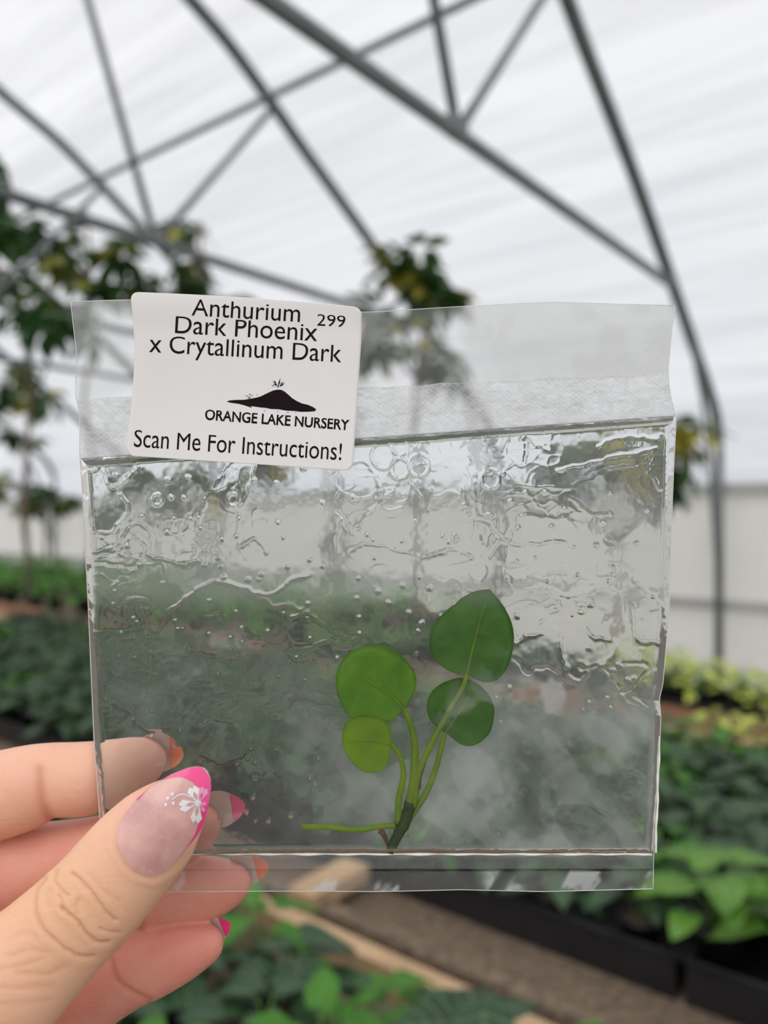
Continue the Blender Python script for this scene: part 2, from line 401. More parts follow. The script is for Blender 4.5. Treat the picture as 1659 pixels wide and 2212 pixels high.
for j in range(4):                                    # trays on the middle bench, four across
    for i in range(11):
        v = -.45 + .533 * i
        if j > 0 and i > 8: continue
        put_tray(1.255 + .285 * j, v, ['black seed tray along the bare brown strip of the middle bench', 'black seed tray second in from the bare strip', 'black seed tray third in from the bare strip', 'black seed tray along the far edge of the middle bench'][j], 'black seed trays row %d' % (j + 1))
for i in range(46):                                   # seedlings on the middle bench
    for j in range(8):
        v = -.58 + .128 * i + random.uniform(-.015, .015); u = 1.20 + .140 * j + random.uniform(-.015, .015)
        if v > 4.2 and (j > 3 or i % 2): continue
        near = v < .42 and u < 1.27
        if near: put_plant('bright', 'potted_philodendron', u, v, .807, 'bright green broad-leaved young plant crowding the near end of the trays', 'potted plant', 'bright green plants at the tray end', random.uniform(.95, 1.15))
        elif j == 7 and .38 < v < .62: put_plant('yellow', 'variegated_foliage_plant', u, v, .807, 'yellow-green variegated plant at the far edge of the middle bench trays', 'potted plant', 'yellow-green plants at the far edge of the trays', random.uniform(.9, 1.1))
        elif random.random() < (.07 if .9 < v < 3.2 else .22): put_plant('mid', 'caladium_seedling', u, v, .807, 'fresher green seedling standing among the dark seedlings in the middle bench trays', 'potted plant', 'fresh green seedlings on the middle bench', random.uniform(.6, .85))
        else: put_plant('dark', 'anthurium_seedling', u, v, .807, 'dark green potted anthurium seedling with silvery veins in the middle bench trays', 'potted plant', 'dark seedlings on the middle bench', random.uniform(.7, .95))
for i in range(15):                                   # seedlings under the hand
    for j in range(7):
        v = -.05 + .125 * i + random.uniform(-.02, .02); u = .735 - .115 * j + random.uniform(-.02, .02)
        if G(u, v).length < .42 or v > 1.75: continue
        if random.random() < .25: put_plant('mid', 'caladium_plant', u, v, .801, 'fresher green young plant among the dark ones on the low bench under the hand', 'potted plant', 'fresh green plants on the near bench', random.uniform(.6, .8))
        else: put_plant('dark', 'anthurium_plant', u, v, .801, 'dark green heart-leaved young plant on the low bench under the hand', 'potted plant', 'dark plants on the near bench', random.uniform(.72, .95))
for i in range(34):                                   # back bench
    for j in range(5):
        v = -.5 + .30 * i + random.uniform(-.05, .05); u = 2.86 + .32 * j + random.uniform(-.05, .05)
        if v >= 2.6 and v < 9.5: put_plant('mid', 'green_bedding_plant', u, v, .801, 'mid green leafy bedding plant in the rows on the back bench', 'potted plant', 'green plants on the back bench', random.uniform(1.0, 1.35))
for i in range(26):                                   # row on the narrow shelf, yellow only at its near end
    for j in range(2):
        u, v = 2.76 + .125 * j + random.uniform(-.02, .02), -.4 + .118 * i + random.uniform(-.02, .02)
        if v < 1.06: put_plant('yellow', 'variegated_bedding_plant', u, v, .807, 'yellow-green variegated bedding plant in the shelf row before the clear wall', 'potted plant', 'yellow-green plants on the narrow shelf', random.uniform(.95, 1.2))
        else: put_plant('mid' if v > 2.0 else 'dark', 'low_green_plant', u, v, .807, 'low green plant further along the narrow shelf beyond the yellow-green row', 'potted plant', 'low green plants on the narrow shelf', random.uniform(.7, .9))
for i in range(6): put_tray(2.82, -.22 + .533 * i, 'black seed tray on the narrow shelf under the yellow-green plants', 'black seed trays on the narrow shelf')

# ------------------------------------------------------------------ umbrella trees
def whorl(mb, c, rs, L, n=8, tilt=.35, axis=Vector((0, 0, 1))):
    axis = axis.normalized(); a0 = axis.cross(Vector((.3, .9, .2))).normalized(); b0 = axis.cross(a0); ph = rs.uniform(0, 6.28)
    for k in range(n):
        w = ph + 2 * math.pi * k / n + rs.uniform(-.15, .15)
        d = (a0 * math.cos(w) + b0 * math.sin(w)) - axis * (tilt + rs.uniform(-.2, .25))
        leaf_into(mb, c + d * .03, d, axis, L * rs.uniform(.75, 1.1), L * .40, 'lance', rs.uniform(.1, .4), .2, 6, 3)
def big_pot(t, r=.13, h=.24):
    mb = MB(); n = 20; rings = [(r * .78, 0), (r, h), (r * 1.06, h), (r * 1.06, h + .02), (r * .95, h + .02), (r * .93, h - .02)]
    vs = [Vector((q * math.cos(2 * math.pi * k / n), q * math.sin(2 * math.pi * k / n), z)) for q, z in rings for k in range(n)]
    mb.add(vs, [(i * n + k, i * n + (k + 1) % n, (i + 1) * n + (k + 1) % n, (i + 1) * n + k) for i in range(5) for k in range(n)] + [tuple(reversed(range(n))), tuple(range(5 * n, 6 * n))])
    mb.build('pot', M['black'], t)
def tree(u, v, z0, clumps, L, label, m, seed, name='umbrella_tree', group=None):
    """CLUMPS: (du, dv, z) of the leaf whorls, seen from the trunk"""
    rs = random.Random(seed)
    t = tag(empty(name, G(u, v, z0)), label, 'tree', group)
    big_pot(t, .085, .12)
    top = max(c[2] for c in clumps) - z0
    tr, fo = MB(), MB()
    trunk = [Vector((rs.uniform(-.03, .03) * (k > 0), rs.uniform(-.03, .03) * (k > 0), .2 + (top - .25) * k / 6)) for k in range(7)]
    tr.tube(trunk, [.018 - .0015 * k for k in range(7)], 7)
    for (du, dv, z) in clumps:
        c = G(du, dv, z - z0)
        best = min(trunk[1:], key=lambda p: (p - (c - Vector((0, 0, .3)))).length)
        tr.tube([best, best.lerp(c, .5) + Vector((0, 0, .04)), c], [.009, .006, .004], 5)
        for q in range(4):                                  # whorls of one clump
            cc = c + Vector((rs.uniform(-.1, .1), rs.uniform(-.1, .1), rs.uniform(-.09, .09)))
            whorl(fo, cc, rs, L, rs.choice((7, 8, 9)), .35, Vector((rs.uniform(-.7, .7), rs.uniform(-.7, .7), 1)))
    tr.build('trunk', M['bark'], t); fo.build('foliage', m, t); return t
def at_u(px, py, u):                                  # where the sight line through a pixel meets the row at U
    a = (px - CX) / F; Y = u / (.62 * a + .785); X = a * Y
    return -.785 * X + .62 * Y, H + (CY - py) / F * Y
def tree_px(u, px0, pxs, L, label, m, seed, z0=.80, **kw):
    v0, _ = at_u(px0, 1100, u); cl = []
    for (x, y) in pxs:
        v, z = at_u(x, y, u); cl.append((0, v - v0, z))
    return tree(u, v0, z0, cl, L, label, m, seed, **kw)
G6 = 'umbrella trees on the benches'
tree_px(3.3, 905, [(905, 600), (870, 560), (960, 640), (850, 690), (940, 770), (780, 740)], .17, 'umbrella tree rising behind the middle of the bag top, yellow-edged leaves', M['l_umb'], 3, group=G6)
tree_px(3.3, 440, [(430, 590), (380, 660), (330, 620), (470, 660), (520, 680), (400, 480)], .20, 'umbrella tree behind the paper label, green and yellow leaves', M['l_umb'], 4, group=G6)
tree_px(3.0, 190, [(110, 530), (60, 500), (160, 570), (250, 530), (30, 600), (240, 610), (110, 640)], .22, 'dark umbrella tree beside the top corner of the bag', M['l_umb'], 5, group=G6)
tree_px(3.6, 60, [(60, 800), (20, 850), (90, 860), (40, 930), (-30, 900)], .20, 'umbrella tree with yellowing leaves at mid height over the far green bench', M['l_umb'], 6, group=G6)
tree_px(4.2, 100, [(100, 1050), (70, 1080), (140, 1080), (0, 1040), (-30, 1060)], .20, 'short bushy umbrella tree low against the wall beyond the far green bench', M['l_umb'], 7, group=G6)
tree_px(4.2, 1330, [(1470, 915), (1450, 1040), (1410, 1040), (1490, 945), (1270, 960), (1200, 980), (1340, 960), (1390, 1000), (1150, 1010), (1240, 1020)], .16, 'umbrella tree standing by the wall behind the side edge of the bag', M['l_umb'], 8, z0=0, group=G6)
tree_px(3.9, 350, [(300, 1030), (360, 1060), (430, 1010), (480, 1060), (250, 1090), (560, 1030)], .19, 'umbrella tree seen through the gel below the paper label', M['l_umb'], 10, group=G6)
tree_px(1.75, -70, [(-25, 380), (-60, 440), (-30, 500)], .16, 'tall tree with big glossy green leaves poking in at the side edge', M['l_tree'], 11, name='rubber_tree')
tree_px(2.1, 60, [(100, 680), (150, 690), (60, 660)], .15, 'slim tree with pointed green leaves hanging beside the bag corner', M['l_tree'], 12, name='weeping_fig')

# ------------------------------------------------------------------ noise and line helpers for the bag and the gel
def vnoise(px, py, scale, seed, octv=3):
    out = np.zeros_like(px, float); amp, tot = 1.0, 0
    r_ = np.random.default_rng(seed)
    for o in range(octv):
        g = r_.random((64, 64)); x = px / scale * 2 ** o + 7.3 * o; y = py / scale * 2 ** o + 3.1 * o
        xi, yi = np.floor(x).astype(int), np.floor(y).astype(int); fx, fy = x - xi, y - yi
        fx = fx * fx * fx * (fx * (fx * 6 - 15) + 10); fy = fy * fy * fy * (fy * (fy * 6 - 15) + 10); w = lambda a, b: g[a % 64, b % 64]
        out += amp * ((w(xi, yi) * (1 - fx) + w(xi + 1, yi) * fx) * (1 - fy) + (w(xi, yi + 1) * (1 - fx) + w(xi + 1, yi + 1) * fx) * fy)
        tot += amp; amp *= .5
    return out / tot
def sstep(a, b, x):
    t = np.clip((x - a) / (b - a), 0, 1); return t * t * (3 - 2 * t)
def pdist(px, py, pts):
    """distance of pixels to a polyline"""
    d = np.full(px.shape, 1e9)
    for a, b in zip(pts[:-1], pts[1:]):
        ax, ay = a; bx, by = b; l2 = (bx - ax) ** 2 + (by - ay) ** 2 + 1e-9
        h = np.clip(((px - ax) * (bx - ax) + (py - ay) * (by - ay)) / l2, 0, 1)
        d = np.minimum(d, np.hypot(px - ax - h * (bx - ax), py - ay - h * (by - ay)))
    return d
def lin(tab, x):
    t = np.array(tab, float); return np.interp(x, t[:, 0], t[:, 1])

LEFT = [(645, 152), (700, 158), (760, 165), (860, 163), (885, 172), (980, 172), (1060, 178), (1300, 190), (1600, 203), (1720, 212), (1930, 226)]
RIGHT = [(645, 1459), (665, 1458), (720, 1451), (800, 1443), (840, 1446), (870, 1452), (905, 1461), (1000, 1456), (1100, 1452), (1330, 1445), (1480, 1432), (1510, 1424), (1545, 1428), (1700, 1422), (1850, 1412), (1930, 1411)]
TOP = [(0, 652), (.1, 647), (.3, 655), (.48, 676), (.62, 664), (.79, 652), (1, 660)]
BOT = [(0, 1928), (.3, 1925), (.5, 1926), (.65, 1922), (.8, 1926), (1, 1920)]
def smooth_lin(tab, x, w):
    return sum(lin(tab, x + k * w) for k in (-2, -1, 0, 1, 2)) / 5
def seal_top(px): return 862 + (808 - 862) * (px - 170) / 1280
def seal_bot(px): return 988 + (896 - 988) * (px - 170) / 1280
def bag_st(s, t):
    T = smooth_lin(TOP, s, .015); B = lin(BOT, s); y = T + (B - T) * t
    L = smooth_lin(LEFT, y, 5); Rr = smooth_lin(RIGHT, y, 5)
    return L + (Rr - L) * s, y
def bag_y(px, py):                                  # gentle waviness of the whole bag
    return BAGY + .0005 * np.sin(px / 210.0) * sstep(1000, 650, py) + .0003 * np.sin(px / 160. + py / 230.)
def gel_half(px, py):                               # half thickness of the filling
    L = lin(LEFT, py); Rr = lin(RIGHT, py)
    d = np.minimum(np.minimum(px - L, Rr - px), np.minimum(py - seal_bot(px), 1848 - py))
    return .0016 * np.sin(np.clip(d / 24.0, 0, 1) * np.pi / 2)
def W3(px, py, Y):
    return np.stack([(px - CX) / F * Y, Y, H + (CY - py) / F * Y], -1)
def gquads(nr, nc):
    i, j = np.meshgrid(np.arange(nr - 1), np.arange(nc - 1), indexing='ij'); a = (i * nc + j).ravel()
    return np.stack([a, a + 1, a + nc + 1, a + nc], 1)

M['bagfilm'] = plastic_film('clear_bag_plastic', [(55, (1, 1, 1), .20, .004), (420, (1, 1, .6), .10, .0006)])
M['seal'] = plastic_film('embossed_seal_plastic', [(260, (1, 1, 2.2), .5, .0009), (1500, (1, 1, 1), .4, .0003)], gl_rough=.22)
M['edge'] = simple('cut_plastic_edge', (.62, .64, .63), (.78, .80, .79), .25, 300)

bag = tag(empty('plastic_bag', P(820, 1925)), 'clear sealed plastic bag with a paper label, held up by its lower corner', 'bag')
bo = np.array(bag.location)
def bag_part(name, V, Q, m, attrs=None, parent=None, smooth=True):
    return link(bpy.data.objects.new(name, np_mesh(name, V - bo, Q, m, attrs, smooth)), parent or bag)

def film_grid(front):
    nr, nc = 330, 300
    t, s = np.meshgrid(np.linspace(0, 1, nr), np.linspace(0, 1, nc), indexing='ij')
    px, py = bag_st(s, t); sg = -1 if front else 1
    flap = sstep(850, 700, py) * np.sin(np.pi * s) * .0012 * (1 + .5 * np.sin(9 * s + (0 if front else 2)))
    Y = bag_y(px, py) + sg * (gel_half(px, py) + .00016 + flap + .0004 * sstep(1870, 1925, py) * np.sin(np.pi * s) ** 2)
    Y += .00022 * (vnoise(px, py, 70, 5 if front else 6, 3) - .5) * (sstep(830, 780, py) + sstep(1880, 1900, py))
    n1, n2 = vnoise(px, py, 170, 21, 4), vnoise(px, py, 60, 22, 3)
    n3 = vnoise(px * .8 + py * .6, (py * .8 - px * .6) * .35, 38, 23, 4); n4 = vnoise((px + py) * .5, (py - px), 90, 24, 3)
    fl = sstep(6, -2, py - seal_top(px))
    hz = fl * (.10 + .44 * sstep(930, 1090, px + 60 * (n2 - .5)) + .22 * n1 * sstep(330, 230, px) + .16 * sstep(.45, .7, n2))  # flap milkiness also carries the painted roof reflection in the plastic
    low = sstep(1330, 1640, py + 120 * (n1 - .5))
    gelz = sstep(-5, 5, py - seal_bot(px)) * sstep(1852, 1846, py)
    hz += gelz * ((.02 if front else .05) + (.05 if front else .85) * low * (.30 + .70 * sstep(560, 980, px)) * (.10 + .30 * sstep(.36, .68, n1) + .30 * (n3 - .45) + .16 * sstep(.5, .62, n4)) + .05 * sstep(1000, 1180, px) * sstep(1330, 1100, py) + (.17 if front else .12) * sstep(1330, 1270, py) * sstep(1010, 1130, py) * (.6 + .8 * (n1 - .2)))
    froth = np.exp(-(((px - 1180) / 130) ** 2 + ((py - 1490) / 60) ** 2)) + .8 * np.exp(-(((px - 470) / 70) ** 2 + ((py - 1430) / 60) ** 2)) + .5 * np.exp(-(((px - 1000) / 60) ** 2 + ((py - 1540) / 40) ** 2))
    hz += (1.0 if front else 0) * gelz * froth * .45 * sstep(.48, .66, n2)
    hz += (.70 if front else .3) * np.exp(-((py - 1842) / 8.0) ** 2) * sstep(380, 560, px) * (.55 + .6 * n2)  # bright meniscus reflection painted as a milky band
    hz += .25 * np.exp(-((px - lin(RIGHT, py) + 14) / 6.0) ** 2) * sstep(1560, 1620, py) * sstep(1850, 1840, py)  # meniscus reflection painted down the right edge too
    hz += sstep(1880, 1884, py) * (.05 + .42 * sstep(.52, .64, n3) * sstep(.42, .6, n2) + .08 * n1)
    hz = np.where(gelz > .5, hz, hz * (1.0 if front else .35))
    return W3(px, py, Y).reshape(-1, 3), gquads(nr, nc), {'haze_glint': np.clip(hz, .01, .9)}
for nm, fr_ in (('front_film', True), ('back_film', False)):
    V, Q, A = film_grid(fr_); bag_part(nm, V, Q, M['bagfilm'], A)

def strip(name, ya, yb, dY, hzf, nr, nc):
    t, s = np.meshgrid(np.linspace(0, 1, nr), np.linspace(0, 1, nc), indexing='ij')
    y0 = 1000 + 0 * s
    for _ in range(3):
        L, Rr = smooth_lin(LEFT, y0, 5), smooth_lin(RIGHT, y0, 5); px = L + (Rr - L) * s; y0 = ya(px) + (yb(px) - ya(px)) * t
    py = y0; hz = hzf(px, py, t)
    Y = bag_y(px, py) - .00030 + dY(px, py)
    V = W3(px, py, Y).reshape(-1, 3)
    return bag_part(name, V, gquads(nr, nc), M['seal'], {'haze_glint': np.clip(hz, 0, .95)})
def em(px, py): return np.sin(px * 2 * np.pi / 13) * np.sin((py + px * .07) * 2 * np.pi / 10)
strip('top_seal', lambda x: seal_top(x) + 6 * (vnoise(x, x * 0, 60, 3, 3) - .5), lambda x: seal_bot(x) + 9 + 8 * (vnoise(x, x * 0, 45, 4, 3) - .5),
      lambda x, y: .00005 * em(x, y) + .00012 * (vnoise(x, y, 18, 9, 2) - .5),
      lambda x, y, t: .56 + .07 * em(x, y) + .40 * (vnoise(x, y, 40, 31, 4) - .5) + .45 * (vnoise(x, y * 1.6, 11, 32, 2) - .5) + .12 * np.exp(-((t - .55) / .05) ** 2), 60, 520)
strip('bottom_seal', lambda x: 1852 + 0 * x, lambda x: 1877 + 0 * x, lambda x, y: .00004 * np.sin(x * 2 * np.pi / 6) * np.sin(y * 2 * np.pi / 8),
      lambda x, y, t: .14 + .12 * np.sin(x * 2 * np.pi / 6) * np.sin(y * 2 * np.pi / 8), 12, 600)
M['glint'] = simple('glint_cream', (.84, .83, .76), (.90, .89, .83), .25, 400)  # pale tubes added to stand for the sky's reflection on the gel rim
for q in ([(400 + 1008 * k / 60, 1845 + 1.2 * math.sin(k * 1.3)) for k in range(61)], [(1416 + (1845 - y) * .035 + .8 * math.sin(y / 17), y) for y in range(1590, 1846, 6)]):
    b = MB(); n = len(q); b.tube([P(x, y, float(bag_y(x, y)) - .0004) - bag.location for x, y in q], [.00006 + .00020 * min(1, 5 * k / n) * (.8 + .2 * math.sin(k * .9)) for k in range(n)], 8); b.build('meniscus_glint', M['glint'], bag)
mbE = MB()
for side in (0, 1, 2, 3):
    q = np.linspace(0, 1, 120)
    s_, t_ = ((q * 0, q), (q * 0 + 1, q), (q, q * 0), (q, q * 0 + 1))[side]
    px, py = bag_st(s_, t_); Y = bag_y(px, py) - (.0002)
    mbE.tube([Vector(p) - Vector(bo) for p in W3(px, py, Y)], .00007, 5)
mbE.build('cut_edge', M['edge'], bag)

# ------------------------------------------------------------------ gel
def zc(off, sc, pts): return [(off[0] + x / sc, off[1] + y / sc) for x, y in pts]
A7 = lambda *p: zc((180, 1150), 2.592, p)
A5 = lambda *p: zc((760, 620), 2.242, p)
A6 = lambda *p: zc((1000, 1200), 2.910, p)
A4 = lambda *p: zc((140, 620), 2.44, p)
WR = [A7((30, 130), (110, 120), (200, 100), (260, 30), (330, 60), (345, 110), (290, 190), (210, 180), (60, 170)), A7((480, 440), (560, 380), (660, 310), (740, 275), (850, 290), (950, 330), (1060, 410), (1160, 405), (1215, 440)),
      A7((960, 330), (1060, 340), (1160, 270), (1260, 238)), A7((190, 420), (260, 350), (360, 360), (365, 410), (300, 415), (340, 480), (370, 560), (420, 560), (480, 460)), A7((40, 550), (150, 560), (250, 545), (340, 540)),
      A7((600, 650), (700, 690), (830, 720), (880, 700)), A7((820, 620), (870, 690), (890, 770), (840, 890), (800, 860)), A7((820, 890), (950, 915), (1080, 910), (1150, 860), (1220, 890), (1430, 945)),
      A7((1170, 480), (1260, 450), (1310, 490), (1400, 540), (1460, 580), (1470, 620), (1350, 610), (1260, 650), (1130, 670), (1190, 740)), A7((270, 760), (380, 770), (450, 810), (500, 880), (620, 860), (710, 840)),
      A7((130, 830), (210, 830), (330, 860)), A7((150, 940), (250, 1000), (330, 1080), (440, 1100), (560, 1050)), A7((640, 1000), (760, 920), (860, 930), (740, 1020)), A7((970, 1000), (1110, 950), (1130, 1000), (1040, 1030)),
      A7((1200, 960), (1300, 970), (1490, 1030), (1400, 1080), (1280, 1000)), A7((120, 1000), (60, 880)), A7((890, 80), (960, 40), (1030, 110)), A7((640, 1060), (760, 1050), (880, 1080), (910, 1220), (780, 1280), (660, 1250)),
      A7((690, 460), (760, 450), (770, 480)), A7((380, 130), (440, 150), (540, 175), (640, 160)),
      A5((820, 740), (850, 730), (960, 795), (960, 720), (1000, 690), (1120, 675)), A5((840, 740), (840, 850)), A5((0, 850), (60, 845), (130, 940), (120, 1050), (60, 1130), (0, 1180)),
      A5((1000, 890), (1200, 840), (1480, 780)), A5((1070, 960), (1250, 880), (1400, 850)), A5((830, 960), (950, 970), (1050, 975)), A5((540, 980), (560, 1100)), A5((600, 960), (620, 1090), (690, 1110)),
      A5((840, 1100), (920, 1120), (1030, 1125), (1080, 1170)), A5((1060, 1020), (1140, 1090), (1250, 1105)), A5((570, 1130), (640, 1130), (740, 1230), (830, 1255)), A5((0, 1280), (90, 1245), (270, 1290), (330, 1310), (400, 1300), (490, 1270), (580, 1310)),
      A5((860, 1240), (1000, 1240), (1080, 1260)), A5((1440, 900), (1480, 1000), (1560, 920)), A5((1450, 800), (1430, 880), (1500, 980)), A5((1190, 770), (1320, 730), (1480, 740)), A5((160, 960), (160, 1060), (250, 1050)),
      A6((240, 50), (330, 55), (390, 40)), A6((520, 200), (640, 250), (750, 240), (860, 200), (980, 230)), A6((490, 420), (540, 360), (590, 340)), A6((330, 555), (400, 510), (490, 490)), A6((760, 460), (830, 520), (940, 530), (940, 620), (880, 690)),
      A6((730, 690), (770, 715), (880, 700), (970, 860), (1060, 820), (1150, 740), (1150, 680), (1000, 680)), A6((870, 700), (1000, 890), (1100, 950), (1220, 1020)), A6((1060, 800), (1060, 880), (1200, 990)), A6((320, 640), (400, 740), (460, 700), (570, 720), (620, 780), (680, 820)),
      A6((1130, 210), (1290, 360)), A6((1080, 320), (1100, 520), (1230, 550)), A6((560, 1600), (650, 1550), (760, 1550), (920, 1640)), A6((1010, 1360), (1080, 1350), (1130, 1400)), A6((540, 100), (600, 90), (640, 105)), A6((930, 50), (1000, 60), (1060, 100)),
      A6((600, 300), (640, 700), (740, 780), (790, 700)),
      A4((200, 910), (230, 1010), (250, 1060), (330, 1010), (390, 950), (330, 900)), A4((630, 1280), (680, 1170), (780, 1070), (880, 940), (970, 930)), A4((700, 1280), (760, 1090), (840, 1050)), A4((870, 1160), (940, 1150), (990, 1030), (1000, 940)),
      A4((270, 1370), (310, 1290), (380, 1250), (450, 1290), (465, 1400)), A4((130, 1280), (250, 1290), (330, 1180), (300, 1090)), A4((120, 1310), (160, 1390), (250, 1370)), A4((1440, 1180), (1520, 1280), (1620, 1190))]
BUB = [(*A5((230, 780))[0], 15), (*A5((325, 865))[0], 22), (*A5((230, 880))[0], 20), (*A5((150, 820))[0], 25), (*A5((670, 930))[0], 19), (*A5((500, 1222))[0], 5), (*A5((1178, 1252))[0], 4), (231, 1530, 7),
       (*A4((490, 1120))[0], 11), (*A4((150, 940))[0], 12), (*A4((890, 1120))[0], 12), (*A7((1220, 700))[0], 7), (*A7((1530, 620))[0], 11), (*A7((960, 815))[0], 14), (*A7((970, 1355))[0], 9), (*A6((740, 335))[0], 8), (*A6((290, 830))[0], 4), (*A7((180, 310))[0], 7)]
for _ in range(260): BUB.append((RNG.uniform(215, 1410), RNG.uniform(1010, 1800), RNG.uniform(1.6, 3.4)))
def gel_grid(front):
    nr, nc = 370, 500
    t, s = np.meshgrid(np.linspace(0, 1, nr), np.linspace(0, 1, nc), indexing='ij')
    py = 940 + 0 * s
    for _ in range(4):
        L, Rr = lin(LEFT, py) + 3, lin(RIGHT, py) - 3; px = L + (Rr - L) * s; py = seal_bot(px) + 2 + (1847 - seal_bot(px) - 2) * t
    h = .00022 * vnoise(px, py, 150, 41 if front else 42, 2) + .00004 * vnoise(px, py, 34, 43 if front else 44, 2) + .000008 * vnoise(px, py, 9, 47, 1)
    upper = sstep(1560, 1400, py)
    amp = .000065 if front else .00003
    for i, w in enumerate(WR):
        w = np.array(w); w = crom(w, 4) if len(w) > 2 else w
        x0, y0 = w.min(0) - 30; x1, y1 = w.max(0) + 30
        mk = (px > x0) & (px < x1) & (py > y0) & (py < y1)
        jx = 9 * (vnoise(px[mk], py[mk], 16, 51, 2) - .5); jy = 9 * (vnoise(px[mk], py[mk], 16, 52, 2) - .5)
        d = pdist(px[mk] + jx, py[mk] + jy, w)
        k = (.5 + vnoise(px[mk], py[mk], 30, 60 + i, 1)) * (1 if i % 3 else -.8)
        h[mk] += amp * k * np.exp(-(d / 3.4) ** 2) + .3 * amp * np.exp(-(d / 11) ** 2)
    for (bx, by, r_) in BUB:
        mk = (abs(px - bx) < r_ + 8) & (abs(py - by) < r_ + 8)
        d = np.hypot(px[mk] - bx, (py[mk] - by) * .92)
        h[mk] += (.00007 if r_ > 4 else .00010) * np.exp(-((d - r_) / 2.2) ** 2) if r_ > 4 else .00020 * np.exp(-(d / r_) ** 2)
    # crumpled field: thin creases along the level lines of a coarse noise
    cr = vnoise(px, py, 95, 71 if front else 72, 3); ms = sstep(.52, .60, vnoise(px, py, 130, 73, 2)) * sstep(1500, 1400, py)
    h += .000032 * np.exp(-((np.mod(cr * 5, 1) - .5) / .06) ** 2) * ms
    sg = -1 if front else 1
    Y = bag_y(px, py) + sg * np.maximum(gel_half(px, py) - h * sstep(0, .0008, gel_half(px, py)), .00002)
    return px, py, Y
def gel_mesh():
    pf = gel_grid(True); pb = gel_grid(False); nr, nc = pf[0].shape
    V = np.vstack([W3(*pf).reshape(-1, 3), W3(*pb).reshape(-1, 3)]); Q = gquads(nr, nc); n = nr * nc
    idx = np.arange(n).reshape(nr, nc)
    ring = np.concatenate([idx[0, :], idx[1:, -1], idx[-1, -2::-1], idx[-2:0:-1, 0]]); r2 = np.roll(ring, -1)
    side = np.stack([ring, ring + n, r2 + n, r2], 1)
    return V, np.vstack([Q[:, ::-1], Q + n, side[:, ::-1]])
m, nt, nd, lk, o = mat('clear_agar_gel')
g_ = N(nt, 'BsdfGlass', IOR=1.34, Roughness=0.0); g_.inputs[0].default_value = (.985, .992, .985, 1); lk.new(g_.outputs[0], o.inputs[0]); M['gel'] = m
V, Q = gel_mesh()
tag(link(bpy.data.objects.new('growing_gel', np_mesh('growing_gel', V, Q, M['gel']))), 'clear wrinkled growing gel with bubbles filling the plastic bag', 'gel')

# ------------------------------------------------------------------ plantlet in the gel
def plant_leaf_mat(name, c1, c2, t1):
    m, nt, nd, lk, o = mat(name)
    p = N(nt, 'BsdfPrincipled', Roughness=.4); tl = N(nt, 'BsdfTranslucent')
    n = noise(nt, 190, 6, .68); r = ramp(nt, n.outputs[0], [(.38, c1), (.62, c2)]); lk.new(r.outputs[0], p.inputs['Base Color'])
    r2 = ramp(nt, n.outputs[0], [(.3, tuple(x * .8 for x in t1)), (.72, t1)]); lk.new(r2.outputs[0], tl.inputs[0])
    a = N(nt, 'MixShader'); a.inputs[0].default_value = .5; lk.new(p.outputs[0], a.inputs[1]); lk.new(tl.outputs[0], a.inputs[2]); lk.new(a.outputs[0], o.inputs[0]); return m
M['pl_dark'] = plant_leaf_mat('deep_green_plantlet_leaf', (.055, .23, .0005), (.12, .36, .001), (.24, .58, .001))
M['pl_mid'] = plant_leaf_mat('green_plantlet_leaf', (.14, .38, .0005), (.27, .55, .001), (.42, .76, .001))
M['pl_light'] = plant_leaf_mat('light_green_plantlet_leaf', (.24, .48, .002), (.40, .62, .003), (.52, .78, .004))
M['pl_stalk'] = plant_leaf_mat('pale_green_stalk', (.26, .46, .010), (.46, .66, .02), (.55, .74, .02))
M['pl_stem'] = plant_leaf_mat('dark_green_stem', (.035, .10, .012), (.07, .17, .02), (.07, .18, .02))
M['pl_brown'] = simple('brown_old_tissue', (.10, .035, .012), (.25, .11, .04), .6, 400)
Z3 = lambda *p: [(600 + x / 2.9625, 1240 + y / 2.9625) for x, y in p]
pl = tag(empty('anthurium_plantlet', P(843, 1838)), 'small rooted plantlet with four round green leaves standing inside the gel', 'plantlet')
po = pl.location
def blade(outline, centre, Y, m, rib, dome=.00025):
    pts = crom(np.array(outline + outline[:1]), 3)[:-1]; c = np.array(centre); n = len(pts)
    mb = MB(); rings = 9
    for sgn in (-1, 1):
        vs = []
        for k in range(1, rings + 1):
            f = k / rings
            for q in pts:
                x, y = c + (q - c) * f
                wob = .00006 * math.sin(x / 13) * math.sin(y / 17)
                vs.append(P(x, y, Y + dome * (f * f - .5) * -1 + wob + sgn * .00016 * (1 - .7 * f ** 4)) - po)
        vs.append(P(*c, Y + dome * .5 + sgn * .00016) - po); ci = rings * n
        fs = [(k * n + i, k * n + (i + 1) % n, (k + 1) * n + (i + 1) % n, (k + 1) * n + i) for k in range(rings - 1) for i in range(n)] + [(ci, (i + 1) % n, i) for i in range(n)]
        if sgn < 0: fs = [tuple(reversed(f)) for f in fs]
        mb.add(vs, fs)
    n_all = rings * n + 1
    a = (rings - 1) * n
    mb.f += [(a + i, a + (i + 1) % n, n_all + a + (i + 1) % n, n_all + a + i) for i in range(n)]; mb.mi += [0] * n
    ob = mb.build('leaf', m, pl)
    rb = crom(np.array(rib), 6); w = np.linspace(1, .15, len(rb))
    b = MB(); b.tube([P(x, y, Y - .00018) - po for x, y in rb], [.00028 * q for q in w], 6); tag(b.build('midrib', M['pl_stalk'], ob), 'pale raised midrib')
    return ob
